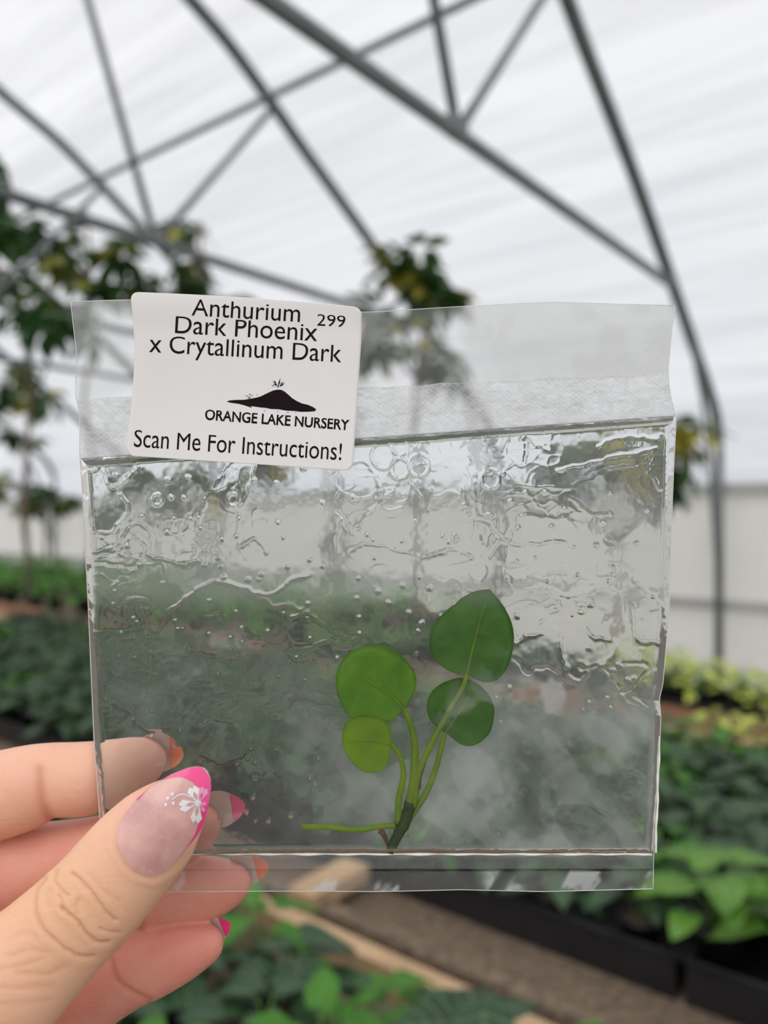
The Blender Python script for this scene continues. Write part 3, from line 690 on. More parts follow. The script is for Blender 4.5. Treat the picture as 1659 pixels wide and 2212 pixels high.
blade(Z3((1355, 95), (1420, 170), (1475, 260), (1505, 350), (1508, 440), (1495, 520), (1470, 590), (1430, 650), (1380, 685), (1330, 690), (1280, 675), (1240, 655), (1210, 640), (1190, 638), (1140, 632), (1080, 610), (1030, 570), (990, 520), (970, 450), (972, 400), (985, 350), (1010, 300), (1050, 255), (1110, 205), (1180, 150), (1240, 115), (1300, 100)),
      Z3((1240, 410))[0], .14500, M['pl_dark'], Z3((1208, 640), (1240, 500), (1280, 340), (1330, 170)))
blade(Z3((395, 570), (420, 540), (470, 490), (540, 460), (620, 452), (700, 465), (760, 495), (820, 545), (860, 600), (885, 660), (880, 730), (855, 790), (825, 840), (810, 865), (785, 882), (740, 925), (700, 945), (640, 940), (560, 928), (480, 920), (440, 890), (410, 830), (385, 770), (373, 700), (375, 640)),
      Z3((630, 690))[0], .14515, M['pl_mid'], Z3((808, 862), (720, 770), (600, 690), (460, 610)))
blade(Z3((410, 1080), (415, 1000), (440, 945), (490, 912), (560, 900), (640, 912), (700, 950), (725, 1000), (728, 1060), (732, 1090), (722, 1130), (715, 1180), (690, 1230), (650, 1260), (590, 1270), (530, 1250), (480, 1210), (440, 1150), (420, 1110)),
      Z3((570, 1085))[0], .14460, M['pl_light'], Z3((728, 1086), (640, 1070), (540, 1065), (440, 1075)))
blade(Z3((950, 850), (960, 790), (990, 740), (1040, 700), (1110, 670), (1180, 660), (1260, 690), (1320, 735), (1360, 790), (1382, 850), (1380, 920), (1360, 1000), (1320, 1050), (1270, 1085), (1220, 1095), (1160, 1080), (1110, 1040), (1075, 1010), (1020, 975), (970, 920)),
      Z3((1170, 870))[0], .14560, M['pl_dark'], Z3((1072, 1008), (1140, 910), (1200, 820), (1230, 740)))
def stalk(name, pts, r0, r1, Y0, Y1, m=None, parent=None):
    q = crom(np.array(pts), 7); n = len(q); b = MB()
    b.tube([P(x, y, Y0 + (Y1 - Y0) * i / (n - 1)) - po for i, (x, y) in enumerate(q)], [(r0 + (r1 - r0) * i / (n - 1)) / 2.9625 / F * BAGY for i in range(n)], 10)
    return b.build(name, m or M['pl_stalk'], parent or pl)
stalk('petiole', Z3((1210, 635), (1180, 725), (1100, 860), (1030, 990), (960, 1130), (900, 1270), (880, 1400), (862, 1490)), 14, 26, .1449, .1448)
stalk('petiole', Z3((805, 855), (850, 960), (875, 1080), (875, 1200), (868, 1330), (845, 1470)), 17, 34, .1450, .1449)
stalk('petiole', Z3((722, 1083), (770, 1140), (800, 1230), (800, 1320), (775, 1430), (770, 1590)), 14, 24, .1446, .1449)
stalk('petiole', Z3((1066, 1008), (1040, 1130), (1000, 1270), (950, 1390), (890, 1490), (835, 1570)), 16, 22, .1455, .1452)
q = crom(np.array(Z3((850, 1430), (842, 1490), (820, 1550), (795, 1610), (765, 1670), (735, 1730), (718, 1778))), 8); n = len(q); b = MB()
rr = np.interp(np.linspace(0, 1, n), [0, .12, .2, .4, .5, .62, .68, .9, 1], [30, 42, 38, 42, 44, 36, 33, 32, 27]); b.tube([P(x, y, .1450) - po for x, y in q], list(rr / 2.9625 / F * BAGY), 14)
b.build('stem', M['pl_stem'], pl)
q = [P(x, y, .14485) - po for x, y in crom(np.array(Z3((895, 1370), (905, 1300), (935, 1220), (965, 1150))), 6)]
b = MB(); b.tube(q, list(np.linspace(.0006, .00015, len(q))), 7); tag(b.build('withered_sheath', M['pl_brown'], pl), 'brown withered leaf sheath')
stalk('root', Z3((150, 1608), (230, 1612), (320, 1612), (420, 1626), (500, 1632), (580, 1622), (650, 1610), (755, 1604)), 17, 20, .1449, .1450)
b = MB(); b.tube([P(*p, .1448) - po for p in Z3((645, 1640), (670, 1648), (690, 1690), (700, 1730))], [.0005, .0006, .0004, .0002], 7); tag(b.build('root_scar', M['pl_brown'], pl), 'brown scar at the root')

# ------------------------------------------------------------------ paper label on the bag
M['paper'] = simple('white_label_paper', (.80, .785, .77), (.83, .815, .80), .55, 60)
M['ink'] = simple('dark_print_ink', (.008, .003, .005), (.014, .006, .009), .8, 800, spec=.15)
L2 = lambda x, y: (260 + x / 3.072, 610 + y / 3.072)
def lab_y(px, py):
    return .1425 + .00035 * np.sin((px - 280) / 500 * np.pi * 1.3) - .0004 * sstep(720, 640, py) + .0002 * np.sin(py / 60.)
def lab_map(s, t):
    le = np.array([(65, 75), (82, 190), (95, 330), (88, 560), (75, 800), (52, 980), (36, 1150)]) / 1.0
    ri = np.array([(1603, 190), (1600, 400), (1585, 640), (1572, 900), (1556, 1100), (1543, 1252)])
    le = le[:, :]; q = np.linspace(0, 1, len(le)); q2 = np.linspace(0, 1, len(ri))
    lx, ly = np.interp(t, q, le[:, 0]), 62 + (1150 - 62) * t; rx, ry = np.interp(t, q2, ri[:, 0]), 165 + (1250 - 165) * t
    x = lx + (rx - lx) * s; y = ly + (ry - ly) * s - 13 * np.sin(np.pi * s) * (1 - t)
    return 260 + x / 3.072, 610 + y / 3.072
nr, nc = 90, 90
t = np.concatenate([np.linspace(0, .055, 14)[:-1], np.linspace(.055, .945, nr - 26), np.linspace(.945, 1, 14)[1:]])
nr = len(t); tt, ss = np.meshgrid(t, np.linspace(0, 1, nc), indexing='ij')
d_ = np.minimum(tt, 1 - tt) / .05; ins = np.where(d_ < 1, .037 * (1 - np.sqrt(np.clip(1 - (1 - np.clip(d_, 0, 1)) ** 2, 0, 1))), 0)
px, py = lab_map(ins + (1 - 2 * ins) * ss, tt); Y = lab_y(px, py)
Vf, Vb = W3(px, py, Y).reshape(-1, 3), W3(px, py, Y + .0001).reshape(-1, 3); n = nr * nc; Q = gquads(nr, nc); idx = np.arange(n).reshape(nr, nc)
ring = np.concatenate([idx[0, :], idx[1:, -1], idx[-1, -2::-1], idx[-2:0:-1, 0]]); r2 = np.roll(ring, -1)
sticker = bag_part('label_sticker', np.vstack([Vf, Vb]), np.vstack([Q[:, ::-1], Q + n, np.stack([ring, r2, r2 + n, ring + n], 1)]), M['paper'])
tag(sticker, 'white printed paper label')
def on_label(me, f, name):
    """lay a flat mesh on the label; F takes its x, y to pixels"""
    co = np.empty(len(me.vertices) * 3, np.float32); me.vertices.foreach_get('co', co); co = co.reshape(-1, 3)
    px, py = f(co[:, 0], co[:, 1]); out = W3(px, py, lab_y(px, py) - .00003) - bo
    me.vertices.foreach_set('co', out.astype(np.float32).ravel()); me.materials.clear(); me.materials.append(M['ink']); me.update()
    o = link(bpy.data.objects.new(name, me), sticker); return o
def text_line(body, x0, y0, x1, y1, cap, offset=0.0, name='lettering'):
    cu = bpy.data.curves.new(name, 'FONT'); cu.body = body; cu.size = 1.0; cu.offset = offset; cu.resolution_u = 6
    ob = bpy.data.objects.new('tmp_text', cu); COL.objects.link(ob); dg = bpy.context.evaluated_depsgraph_get(); dg.update()
    me = bpy.data.meshes.new_from_object(ob.evaluated_get(dg)); bpy.data.objects.remove(ob); bpy.data.curves.remove(cu)
    co = np.array([v.co[:] for v in me.vertices]); mn, mx = co[:, 0].min(), co[:, 0].max()
    ex = np.array([x1 - x0, y1 - y0], float); L = np.hypot(*ex); ex /= L; up = np.array([-ex[1] * -1, -ex[0]])
    up = np.array([ex[1], -ex[0]]); capu = .69
    def f(x, y):
        a = (x - mn) / (mx - mn) * L; b = np.interp(y, [-.4, 0, .47, .69, .9], [-.4, 0, .525, .69, .9]) / capu * cap
        zx = x0 + ex[0] * a + up[0] * b; zy = y0 + ex[1] * a + up[1] * b
        return 260 + zx / 3.072, 610 + zy / 3.072
    return on_label(me, f, name)
text_line('Anthurium', 472, 219, 1190, 263, 110)
text_line('Dark Phoenix', 362, 336, 1305, 390, 113)
text_line('299', 1303, 286, 1490, 298, 76)
text_line('x Crytallinum Dark', 190, 462, 1465, 530, 113)
text_line('Scan Me For Instructions!', 88, 1090, 1465, 1180, 112)
text_line('ORANGE LAKE NURSERY', 560, 910, 1517, 980, 66, .022)
def shape_mesh(polys):
    bm = bmesh.new()
    for p in polys:
        vs = [bm.verts.new((x, y, 0)) for x, y in p]; bm.faces.new(vs)
    bmesh.ops.triangulate(bm, faces=bm.faces[:]); me = bpy.data.meshes.new('logo'); bm.to_mesh(me); bm.free(); return me
mound = [(705, 792), (720, 784), (760, 780), (820, 779), (860, 773), (900, 765), (930, 757), (960, 742), (990, 728), (1015, 717), (1040, 712), (1065, 712), (1090, 724), (1115, 745), (1140, 768), (1170, 787), (1205, 803), (1245, 812), (1280, 828), (1300, 842), (1290, 855), (1250, 858), (1200, 859), (1150, 853), (1100, 851), (1050, 842), (1000, 840), (960, 832), (930, 830), (880, 822), (850, 824), (820, 815), (780, 805), (740, 800)]
def lf(x0, y0, x1, y1, w):
    dx, dy = x1 - x0, y1 - y0; l = math.hypot(dx, dy); nx, ny = -dy / l * w, dx / l * w
    return [(x0, y0), (x0 + dx * .4 + nx, y0 + dy * .4 + ny), (x1, y1), (x0 + dx * .4 - nx, y0 + dy * .4 - ny)]
sprout = [lf(1044, 704, 1050, 668, 4), lf(1048, 690, 1062, 632, 5), lf(1040, 690, 1020, 660, 6), lf(1036, 668, 1010, 652, 5), lf(1052, 692, 1092, 668, 6), lf(1060, 676, 1086, 660, 4), lf(1022, 690, 1002, 682, 3), lf(1028, 684, 1012, 670, 3)]
crumbs = [lf(x, y, x + w, y + 2, 3) for x, y, w in ((830, 752, 18), (850, 744, 24), (846, 760, 22), (870, 752, 10), (905, 745, 8), (840, 768, 30), (950, 852, 12), (1040, 856, 9), (1105, 862, 14), (1160, 862, 8), (850, 826, 26))]
on_label(shape_mesh([mound] + sprout + crumbs), lambda x, y: (260 + x / 3.072, 610 + y / 3.072), 'logo')

# ------------------------------------------------------------------ hand
def nt_px(n, t): return (n * .745 + t * .667, n * .667 - t * .745)
TH = [(1447, -1015, 46, .1383), (1446, -1045, 64, .1378), (1446, -1085, 84, .1370), (1446, -1130, 98, .1362), (1446, -1195, 106, .1352), (1448, -1300, 110, .1337), (1443, -1390, 114, .1327), (1435, -1500, 124, .1317), (1428, -1580, 136, .1308), (1420, -1720, 158, .1310), (1400, -1920, 180, .1330)]
thumb = [(*nt_px(n, t), r_, Y) for n, t, r_, Y in TH] + [(-560, 2460, 200, .140), (-900, 2420, 210, .148)]
index = [(330, 1634, 30, .1536), (312, 1642, 48, .1538), (285, 1652, 60, .1541), (240, 1668, 70, .1545), (190, 1681, 77, .1549), (145, 1684, 78, .1552), (105, 1686, 79, .1556), (60, 1700, 88, .1561), (0, 1717, 93, .157), (-120, 1745, 98, .160), (-270, 1780, 105, .164), (-560, 2010, 120, .160), (-900, 2330, 150, .152)]
middle = [(440, 1778, 40, .1545), (415, 1787, 55, .1547), (385, 1799, 68, .1550), (330, 1815, 74, .1556), (265, 1832, 78, .1566), (200, 1848, 80, .1580), (120, 1862, 84, .1605), (0, 1876, 90, .164), (-130, 1900, 98, .169), (-300, 1925, 106, .172), (-570, 2120, 120, .165), (-900, 2380, 150, .153)]
ring_ = [(500, 1908, 42, .1545), (472, 1914, 57, .1548), (430, 1921, 68, .1552), (370, 1928, 72, .1558), (300, 1937, 74, .1566), (220, 1952, 77, .1580), (120, 1972, 80, .161), (0, 1995, 86, .166), (-140, 2010, 96, .171), (-310, 2060, 104, .173), (-580, 2230, 118, .165), (-900, 2440, 140, .152)]
pinky = [(440, 2040, 42, .1510), (415, 2047, 53, .1512), (375, 2061, 65, .1515), (325, 2080, 73, .1520), (275, 2102, 74, .1526), (230, 2128, 76, .1534), (150, 2175, 82, .155), (40, 2225, 86, .159), (-110, 2275, 90, .164), (-290, 2310, 98, .167), (-580, 2390, 115, .160), (-900, 2500, 130, .150)]
CH = [(thumb, .80), (index, .92), (middle, .92), (ring_, .90), (pinky, .92)]
def segs(ch, flat):
    q = crom(np.array(ch, float), 5); c = np.stack([(q[:, 0] - CX) / F * q[:, 3], q[:, 3], (CY - q[:, 1]) / F * q[:, 3]], 1) * 1000
    return c, q[:, 2] / F * q[:, 3] * 1000, flat
SEG = [segs(*c) for c in CH]
palm = [(-270, 1830, 90, .165), (-300, 2010, 110, .168), (-290, 2250, 100, .165)]
def field(X, box=None):
    """distance in mm to each digit at points X (N x 3)"""
    out = []
    for c, r_, fl in SEG:
        d = np.full(len(X), 30.0)
        S = np.array([1, 1 / fl, 1])
        for a, b, ra, rb in zip(c[:-1], c[1:], r_[:-1], r_[1:]):
            R_ = max(ra, rb) + 4; lo, hi = np.minimum(a, b) - R_, np.maximum(a, b) + R_
            mk = np.flatnonzero(((X > lo) & (X < hi)).all(1))
            if not len(mk): continue
            x = (X[mk] - a) * S; ab = (b - a) * S; h = np.clip(x @ ab / (ab @ ab), 0, 1)
            d[mk] = np.minimum(d[mk], np.linalg.norm(x - h[:, None] * ab, axis=1) - (ra + (rb - ra) * h))
        out.append(d)
    return out
def smin(a, b, k):
    h = np.clip(.5 + .5 * (b - a) / k, 0, 1); return b + (a - b) * h - k * h * (1 - h)
def hand_sdf(X):
    f = field(X); wr = sstep(-80, -100, X[:, 0])        # webbing and palm grow together outside the picture
    d = f[1]
    for q in f[2:]: d = np.where(wr > 0, smin(d, q, .5 + 9 * wr), smin(d, q, .5))
    return np.where(wr > 0, smin(d, f[0], .4 + 10 * wr), smin(d, f[0], .4)), f
h_ = .75
lo = np.array([-152., 116., -142.]); dims = np.array([int(x) for x in (208 / h_, 74 / h_, 118 / h_)])
gx, gy, gz = np.meshgrid(*[lo[i] + h_ * np.arange(dims[i]) for i in range(3)], indexing='ij')
D = hand_sdf(np.stack([gx.ravel(), gy.ravel(), gz.ravel()], 1).astype(np.float64))[0].reshape(dims)
D[0] = D[-1] = 5; D[:, 0] = D[:, -1] = 5; D[:, :, 0] = D[:, :, -1] = 5
def surface_nets(D, lo, h):
    s = D < 0; n = np.array(D.shape) - 1
    cs = [(i, j, k) for i in (0, 1) for j in (0, 1) for k in (0, 1)]
    sub = lambda A, c: A[c[0]:c[0] + n[0], c[1]:c[1] + n[1], c[2]:c[2] + n[2]]
    cnt = sum(sub(s, c).astype(np.int8) for c in cs); ci = np.argwhere((cnt > 0) & (cnt < 8))
    idx = -np.ones(n, np.int64); idx[tuple(ci.T)] = np.arange(len(ci))
    acc = np.zeros((len(ci), 3)); num = np.zeros(len(ci))
    for a in cs:
        for ax in range(3):
            if a[ax]: continue
            b = list(a); b[ax] = 1
            va, vb = D[tuple((ci + a).T)], D[tuple((ci + b).T)]; m_ = (va < 0) != (vb < 0)
            t = np.where(m_, va / np.where(m_, va - vb, 1), 0); p = np.array(a, float) + t[:, None] * (np.array(b) - np.array(a))
            acc[m_] += p[m_]; num[m_] += 1
    V = lo + h * (ci + acc / num[:, None]); Qs = []
    for ax in range(3):
        o1, o2 = [(1, 2), (2, 0), (0, 1)][ax]
        A = np.take(s, range(D.shape[ax] - 1), ax); B = np.take(s, range(1, D.shape[ax]), ax)
        e = np.argwhere(A != B); e = e[(e[:, o1] > 0) & (e[:, o2] > 0) & (e[:, o1] < n[o1]) & (e[:, o2] < n[o2])]
        d1, d2 = np.eye(3, dtype=int)[o1], np.eye(3, dtype=int)[o2]
        q = np.stack([idx[tuple((e - d1 - d2).T)], idx[tuple((e - d2).T)], idx[tuple(e.T)], idx[tuple((e - d1).T)]], 1)
        fl = A[tuple(e.T)]; q[~fl] = q[~fl][:, ::-1]; Qs.append(q)
    return V, np.vstack(Qs)
HV, HQ = surface_nets(D, lo, h_)
def subdiv(V, Q):
    E = np.sort(np.stack([Q, np.roll(Q, -1, 1)], 2).reshape(-1, 2), 1); u, inv = np.unique(E, axis=0, return_inverse=True); inv = inv.reshape(-1, 4)
    em_ = len(V) + inv; fc = len(V) + len(u) + np.arange(len(Q))
    V2 = np.vstack([V, V[u].mean(1), V[Q].mean(1)])
    return V2, np.vstack([np.stack([Q[:, k], em_[:, k], fc, em_[:, k - 1]], 1) for k in range(4)])
def project(V, it=2):
    for _ in range(it):
        d = hand_sdf(V)[0]; e = .15
        g = np.stack([hand_sdf(V + e * np.eye(3)[k])[0] - d for k in range(3)], 1) / e
        V = V - (d / np.maximum((g * g).sum(1), .25))[:, None] * g
    return V
def relax(V, Q, it):
    for _ in range(it):
        acc = np.zeros_like(V); num = np.zeros(len(V))
        for k in range(4):
            for w in (1, 3):
                np.add.at(acc, Q[:, k], V[Q[:, (k + w) % 4]]); np.add.at(num, Q[:, k], 1)
        V = .5 * V + .5 * acc / num[:, None]
    return V
HV = project(HV); HV, HQ = subdiv(HV, HQ); HV = project(HV, 1); HV = relax(HV, HQ, 4)
# finer mesh where the knuckle folds of the thumb are
def to_px(V): return CX + V[:, 0] / V[:, 1] * F, CY - V[:, 2] / V[:, 1] * F
bm = bmesh.new()
me0 = bpy.data.meshes.new('tmp_hand'); me0.from_pydata(HV.tolist(), [], HQ.tolist()); bm.from_mesh(me0); bpy.data.meshes.remove(me0)
vx, vy = to_px(HV); tnear = (HV[:, 1] < 137) & (vx > -40) & (vx < 420) & (vy > 1720) & (vy < 2300)
bm.verts.ensure_lookup_table()
es = [e for e in bm.edges if tnear[e.verts[0].index] and tnear[e.verts[1].index]]
bmesh.ops.subdivide_edges(bm, edges=es, cuts=1, use_grid_fill=True)
bm.verts.ensure_lookup_table(); bm.normal_update()
HV = np.array([v.co[:] for v in bm.verts]); HN = np.array([v.normal[:] for v in bm.verts])
T0 = lambda *p: [(x / 2.962, 1700 + y / 2.962) for x, y in p]
FOLDS = [(T0((360, 540), (352, 600), (380, 645), (430, 692)), .28, 3.2), (T0((290, 590), (240, 650), (226, 740), (240, 840), (280, 910), (350, 980), (440, 1050), (520, 1085), (600, 1080)), .36, 3.4), (T0((465, 555), (540, 620), (600, 690), (650, 760), (690, 810), (740, 850)), .34, 3.0),
         (T0((400, 775), (440, 810), (500, 860), (540, 920), (590, 970), (640, 995), (690, 990)), .42, 3.0), (T0((505, 720), (488, 765), (495, 815)), .2, 3), (T0((380, 690), (400, 740), (405, 790)), .25, 2.6), (T0((640, 905), (700, 925), (770, 930)), .22, 2.6), (T0((330, 660), (300, 700), (310, 760)), .12, 4),
         (T0((0, 1170), (150, 1140), (280, 1100)), .13, 5), (T0((100, 1195), (300, 1195), (430, 1150)), .13, 5), (T0((0, 1290), (150, 1290), (330, 1270)), .12, 5), (T0((60, 1085), (200, 1045), (300, 1060)), .12, 5), (T0((-20, 1400), (150, 1385), (300, 1370)), .1, 6), (T0((560, 560), (680, 680), (760, 730)), .10, 4), (T0((60, 980), (150, 940), (220, 960)), .10, 5)]
FOLDS = [(p, d * .62, w * 1.35) for p, d, w in FOLDS]
vx, vy = to_px(HV); fld = field(HV); own = np.argmin(np.stack(fld), 0)
disp = np.zeros(len(HV)); fold_at = np.zeros(len(HV))
front = (HN[:, 1] < -.1) & (HV[:, 1] < 138)
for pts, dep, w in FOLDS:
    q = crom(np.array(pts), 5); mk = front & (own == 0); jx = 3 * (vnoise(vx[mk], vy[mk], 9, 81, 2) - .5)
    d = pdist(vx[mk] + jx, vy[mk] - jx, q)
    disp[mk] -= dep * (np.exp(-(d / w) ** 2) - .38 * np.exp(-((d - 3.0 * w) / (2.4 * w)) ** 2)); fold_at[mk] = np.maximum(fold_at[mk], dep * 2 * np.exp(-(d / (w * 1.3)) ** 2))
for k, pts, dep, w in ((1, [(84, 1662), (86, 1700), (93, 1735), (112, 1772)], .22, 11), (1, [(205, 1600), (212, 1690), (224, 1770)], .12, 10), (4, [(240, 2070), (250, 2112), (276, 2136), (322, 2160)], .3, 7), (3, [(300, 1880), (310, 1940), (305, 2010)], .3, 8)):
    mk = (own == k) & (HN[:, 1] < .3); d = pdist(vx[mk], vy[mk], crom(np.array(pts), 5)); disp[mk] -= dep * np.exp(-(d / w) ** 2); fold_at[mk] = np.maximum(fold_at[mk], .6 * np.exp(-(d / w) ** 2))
# the cuticle wall around the thumb nail
NLt = [-1206, -1201, -1190, -1175, -1155, -1130, -1092, -1048, -1005, -967, -952, -944]
NLl = [1452, 1436, 1408, 1390, 1378, 1373, 1371, 1377, 1390, 1409, 1421, 1434]
NLr = [1472, 1488, 1507, 1516, 1522, 1524, 1523, 1519, 1501, 1476, 1462, 1446]
nl_outline = [nt_px(n, t) for t, n in zip(NLt, NLl)] + [nt_px(n, t) for t, n in zip(NLt[::-1], NLr[::-1])]
mk = front & (own == 0); d = pdist(vx[mk], vy[mk], nl_outline + nl_outline[:1]); tv = (vx[mk] - 0) * .667 - vy[mk] * .745
disp[mk] += .20 * np.exp(-((d - 16) / 10) ** 2) * sstep(-1030, -1090, tv)
HV = HV + HN * disp[:, None]
V3 = HV / 1000.0; V3[:, 2] += H
hb = P(-120, 2150, .15)
for v, c in zip(bm.verts, V3): v.co = Vector(c) - hb
hand_me = bpy.data.meshes.new('person'); bm.to_mesh(hand_me); bm.free()
hand_me.polygons.foreach_set('use_smooth', [True] * len(hand_me.polygons))
pk = np.array([.20, .42, .72, .78, .88])[own]; tip = np.zeros(len(HV))
for k, (x, y) in enumerate(((440, 1690), (350, 1640), (460, 1780), (515, 1910), (440, 2045))):
    mk = own == k; tip[mk] = np.exp(-(np.hypot(vx[mk] - x, vy[mk] - y) / (70 if k else 110)) ** 2)
pk = np.where(own == 0, pk - .22 * np.exp(-(np.hypot(vx - 150, vy - 1960) / 110) ** 2) + .25 * np.exp(-(np.hypot(vx - 290, vy - 1780) / 90) ** 2), pk)
pk = np.clip(pk + .35 * tip + .25 * fold_at, 0, 1)
for nm, a in (('pinkness', pk), ('fold', np.clip(fold_at * .8, 0, 1))):
    at = hand_me.attributes.new(nm, 'FLOAT', 'POINT'); at.data.foreach_set('value', a.astype(np.float32))
m, nt, nd, lk, o = mat('skin')
p = N(nt, 'BsdfPrincipled', Roughness=.46); p.inputs['Subsurface Weight'].default_value = .35; p.inputs['Subsurface Radius'].default_value = (1.0, .35, .2); p.inputs['Subsurface Scale'].default_value = .0022
p.inputs['Specular IOR Level'].default_value = .35
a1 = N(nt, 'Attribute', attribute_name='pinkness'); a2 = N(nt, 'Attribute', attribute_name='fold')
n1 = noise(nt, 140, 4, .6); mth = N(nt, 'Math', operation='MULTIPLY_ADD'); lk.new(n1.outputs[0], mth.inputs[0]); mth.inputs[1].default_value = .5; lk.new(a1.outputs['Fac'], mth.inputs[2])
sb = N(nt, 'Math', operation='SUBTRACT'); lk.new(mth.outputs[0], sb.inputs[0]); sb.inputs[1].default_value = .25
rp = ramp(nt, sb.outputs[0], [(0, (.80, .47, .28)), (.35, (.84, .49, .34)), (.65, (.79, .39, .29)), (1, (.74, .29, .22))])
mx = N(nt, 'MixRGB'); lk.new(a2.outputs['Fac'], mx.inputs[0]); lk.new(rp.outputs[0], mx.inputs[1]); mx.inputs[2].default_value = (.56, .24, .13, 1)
lk.new(mx.outputs[0], p.inputs['Base Color'])
n2 = noise(nt, 1400, 3, .6); n3 = noise(nt, 420, 3, .6, 'Object', (1, 1, 3)); b1 = bump(nt, n2.outputs[0], .14, .0004); b2 = bump(nt, n3.outputs[0], .12, .0008)
lk.new(b1.outputs[0], b2.inputs['Normal']); lk.new(b2.outputs[0], p.inputs['Normal']); lk.new(p.outputs[0], o.inputs[0]); M['skin'] = m
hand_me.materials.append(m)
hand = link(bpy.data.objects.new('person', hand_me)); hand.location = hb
tag(hand, 'hand of a person with pink floral nails pinching the lower corner of the bag', 'person')

# nails
def nailmat(name, c1, c2, spark=0.0, coat=.6):
    m, nt, nd, lk, o = mat(name); p = N(nt, 'BsdfPrincipled', Roughness=.28); p.inputs['Coat Weight'].default_value = coat; p.inputs['Coat Roughness'].default_value = .12
    n = noise(nt, 260, 4, .6); r = ramp(nt, n.outputs[0], [(.35, c1), (.7, c2)]); col = r.outputs[0]
    if spark:
        tc = N(nt, 'TexCoord'); vo = N(nt, 'TexVoronoi', Scale=1700); lk.new(tc.outputs['Object'], vo.inputs['Vector'])
        r2 = ramp(nt, vo.outputs['Distance'], [(.12, (1, 1, 1)), (.2, (0, 0, 0))]); n4 = noise(nt, 200, 2); r3 = ramp(nt, n4.outputs[0], [(.5, (0, 0, 0)), (.62, (spark,) * 3)])
        ml = N(nt, 'MixRGB', blend_type='MULTIPLY'); ml.inputs[0].default_value = 1; lk.new(r2.outputs[0], ml.inputs[1]); lk.new(r3.outputs[0], ml.inputs[2])
        mx = N(nt, 'MixRGB'); lk.new(ml.outputs[0], mx.inputs[0]); lk.new(col, mx.inputs[1]); mx.inputs[2].default_value = (.9, .72, .66, 1); col = mx.outputs[0]
    lk.new(col, p.inputs['Base Color']); p.inputs['Subsurface Weight'].default_value = .25; p.inputs['Subsurface Scale'].default_value = .001; lk.new(p.outputs[0], o.inputs[0]); return m
M['nail'] = nailmat('glossy_nude_nail', (.62, .33, .31), (.78, .47, .40), .75)
M['pinktip'] = nailmat('hot_pink_polish', (.86, .045, .24), (.90, .07, .29))
M['orangetip'] = nailmat('orange_polish', (.80, .19, .05), (.84, .24, .08))
M['under'] = nailmat('pale_nail_underside', (.58, .49, .42), (.66, .57, .50), 0, .2)
M['white'] = nailmat('white_nail_paint', (.84, .76, .76), (.86, .79, .79))
M['pinkpaint'] = nailmat('light_pink_nail_paint', (.88, .30, .50), (.89, .34, .54))
def nail_y(px, py):
    n = .745 * px + .667 * py; t = .667 * px - .745 * py
    top = np.interp(t, [-1206, -1180, -1130, -1070, -1010, -944], [.12785, .12800, .12840, .12895, .13040, .13290])
    return top + .0019 * ((n - 1447) / 76.0) ** 2
tn = MB(); rows = []; nw = 25
TT = np.concatenate([np.linspace(-1206, -1190, 6)[:-1], np.linspace(-1190, -967, 26), np.linspace(-967, -944, 7)[1:]])
for t_ in TT:
    a, b_ = np.interp(t_, NLt, NLl), np.interp(t_, NLt, NLr); r_ = []
    for w in np.linspace(0, 1, nw):
        x, y = nt_px(a + (b_ - a) * w, t_); r_.append(P(x, y, float(nail_y(x, y))) - hb)
    rows.append(r_)
nrw = len(rows); tn.grid([list(reversed(r_)) for r_ in rows]); back = [[p + Vector((0, .0005, 0)) for p in r_] for r_ in rows]; tn.grid(back)
def rim(r_): return r_[0] + [q[-1] for q in r_[1:]] + r_[-1][-2::-1] + [q[0] for q in r_[-2:0:-1]]
ra, rb = rim(rows), rim(back); k_ = len(ra); tn.add(ra + rb, [(i, (i + 1) % k_, k_ + (i + 1) % k_, k_ + i) for i in range(k_)])
thumbnail = tag(tn.build('thumbnail', M['nail'], hand), 'long almond thumbnail in glittery nude polish')
def on_nail(polyrows, name, m, off, parent):
    mb = MB()
    for rws in polyrows: mb.grid([[P(x, y, float(nail_y(x, y)) - off) - hb for x, y in r_] for r_ in rws])
    return mb.build(name, m, parent)
outer = crom(np.array([nt_px(n, t) for t, n in zip([-1092, -1070, -1048, -1005, -967, -952, -944], [1371, 1373, 1377, 1390, 1409, 1421, 1434])] + [nt_px(n, t) for t, n in zip([-952, -967, -1005, -1048, -1092, -1130], [1462, 1476, 1501, 1519, 1523, 1524])]), 4)
inner = crom(np.array([(299, 1727), (318, 1706), (337, 1692), (352, 1685), (368, 1680), (384, 1678), (400, 1681), (419, 1692), (430, 1710), (435, 1730), (435, 1750), (425, 1795), (398, 1840)]), 4)
assert len(outer) == len(inner)
on_nail([[[tuple(o_ * (1 - w) + i_ * w) for w in np.linspace(0, 1, 9)] for o_, i_ in zip(outer, inner)]], 'nail_tip', M['pinktip'], .00006, thumbnail)['label'] = 'hot pink painted tip'
FC = np.array((427.6, 1734.0))
def petal(ang, L, w, slot=.55):
    """heart-shaped petal with a slot up its middle, as two lobes"""
    d = np.array((math.cos(ang), math.sin(ang))); s_ = np.array((-d[1], d[0])); out = []
    for sg in (-1, 1):
        rws = []
        for t_ in np.linspace(.12, 1, 10):
            hw = w * (t_ / .8) ** .85 if t_ < .8 else w * (1 - .22 * ((t_ - .8) / .2) ** 2)
            gap = .34 * w * max(0, 1 - abs(t_ - .42) / .30)
            rws.append([tuple(FC + d * (L * t_ * (1 - .15 * t_ ** 3 * (2 * u_ - 1) ** 2)) + s_ * sg * (gap + (hw - gap) * u_)) for u_ in np.linspace(0, 1, 7)])
        out.append(rws)
    return out
pet = []
for ang, L, w in ((math.atan2(-.93, -.36), 37, 14), (math.atan2(.22, -.97), 41, 14), (math.atan2(1, -.12), 44, 13)): pet += petal(ang, L, w)
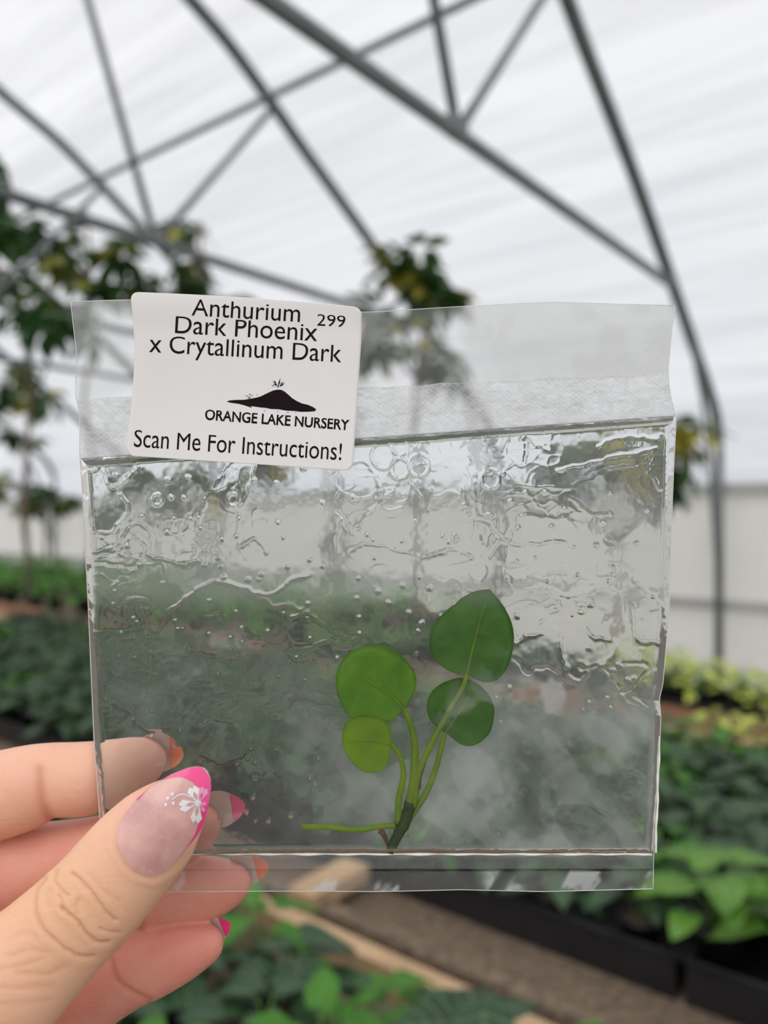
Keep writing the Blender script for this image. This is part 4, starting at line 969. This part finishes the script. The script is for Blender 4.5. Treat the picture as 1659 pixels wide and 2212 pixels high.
dots = [(372.6, 1715.0), (362.4, 1724), (358, 1738), (374.5, 1735)]
disc = lambda c, r_: [[tuple(np.array(c) + r_ * f * np.array((math.cos(a), math.sin(a)))) for a in np.linspace(0, 2 * math.pi, 13)] for f in (.05, 1)]
pet += [disc(c, 3.4) for c in dots] + [disc(FC, 7.5)]
arc = crom(np.array([(412, 1722), (398, 1716), (385, 1718), (372, 1727)]), 5); pet.append([[tuple(p + np.array((0, k))) for k in (-1.4, 1.4)] for p in arc])
on_nail(pet, 'flower_decal', M['white'], .00012, thumbnail)['label'] = 'white hibiscus painted on the thumbnail'
pet = []
for ang, L, w in ((math.atan2(-.9, .42), 36, 11), (math.atan2(.20, .98), 18, 3.5), (math.atan2(.8, .6), 24, 4)): pet += petal(ang, L, w)
on_nail(pet, 'pink_petal', M['pinkpaint'], .00012, thumbnail)['label'] = 'light pink petals over the pink tip'

def fingernail(base, tipp, hw, Yb, Yt, tipm, split, label, side=0.0):
    base, tipp = np.array(base, float), np.array(tipp, float); d = tipp - base; L = np.hypot(*d); d /= L; s_ = np.array((-d[1], d[0]))
    def pt(t_, w, dy=0.0):
        prof = hw * (min(1, .55 + 1.2 * t_) if t_ < .4 else max(0, 1 - ((t_ - .4) / .6) ** 1.9) ** .62)
        x, y = base + d * L * t_ + s_ * (w * prof + side * L * t_ * t_)
        return P(x, y, Yb + (Yt - Yb) * t_ - .0026 * (prof / hw) ** 2 * w * w + dy) - hb
    def plate(ta, tb_, n):
        mb = MB(); ts = np.linspace(ta, tb_, n); ws = np.linspace(-1, 1, 13)
        f_ = [[pt(t_, w) for w in ws] for t_ in ts]; k = [[pt(t_, w, .00045) for w in ws] for t_ in ts]
        mb.grid(f_); mb.grid([list(reversed(r_)) for r_ in k]); A, B = rim(f_), rim(k); q = len(A); mb.add(A + B, [(i, (i + 1) % q, q + (i + 1) % q, q + i) for i in range(q)]); return mb
    o = plate(0, split, 14).build('fingernail', M['under'], hand)
    c = plate(split, 1, 14).build('nail_tip', tipm, o); tag(o, label); return o
fingernail((292, 1622), (400, 1626), 44, .1578, .1560, M['orangetip'], .70, 'orange tipped nail of the index finger')
fingernail((425, 1752), (531, 1738), 40, .1585, .1562, M['pinktip'], .72, 'pink tipped nail of the middle finger')
fingernail((478, 1893), (580, 1868), 36, .1582, .1562, M['orangetip'], .72, 'orange tipped nail of the ring finger')
fingernail((425, 2024), (498, 1996), 30, .1548, .1530, M['pinktip'], .74, 'pink tipped nail of the little finger')
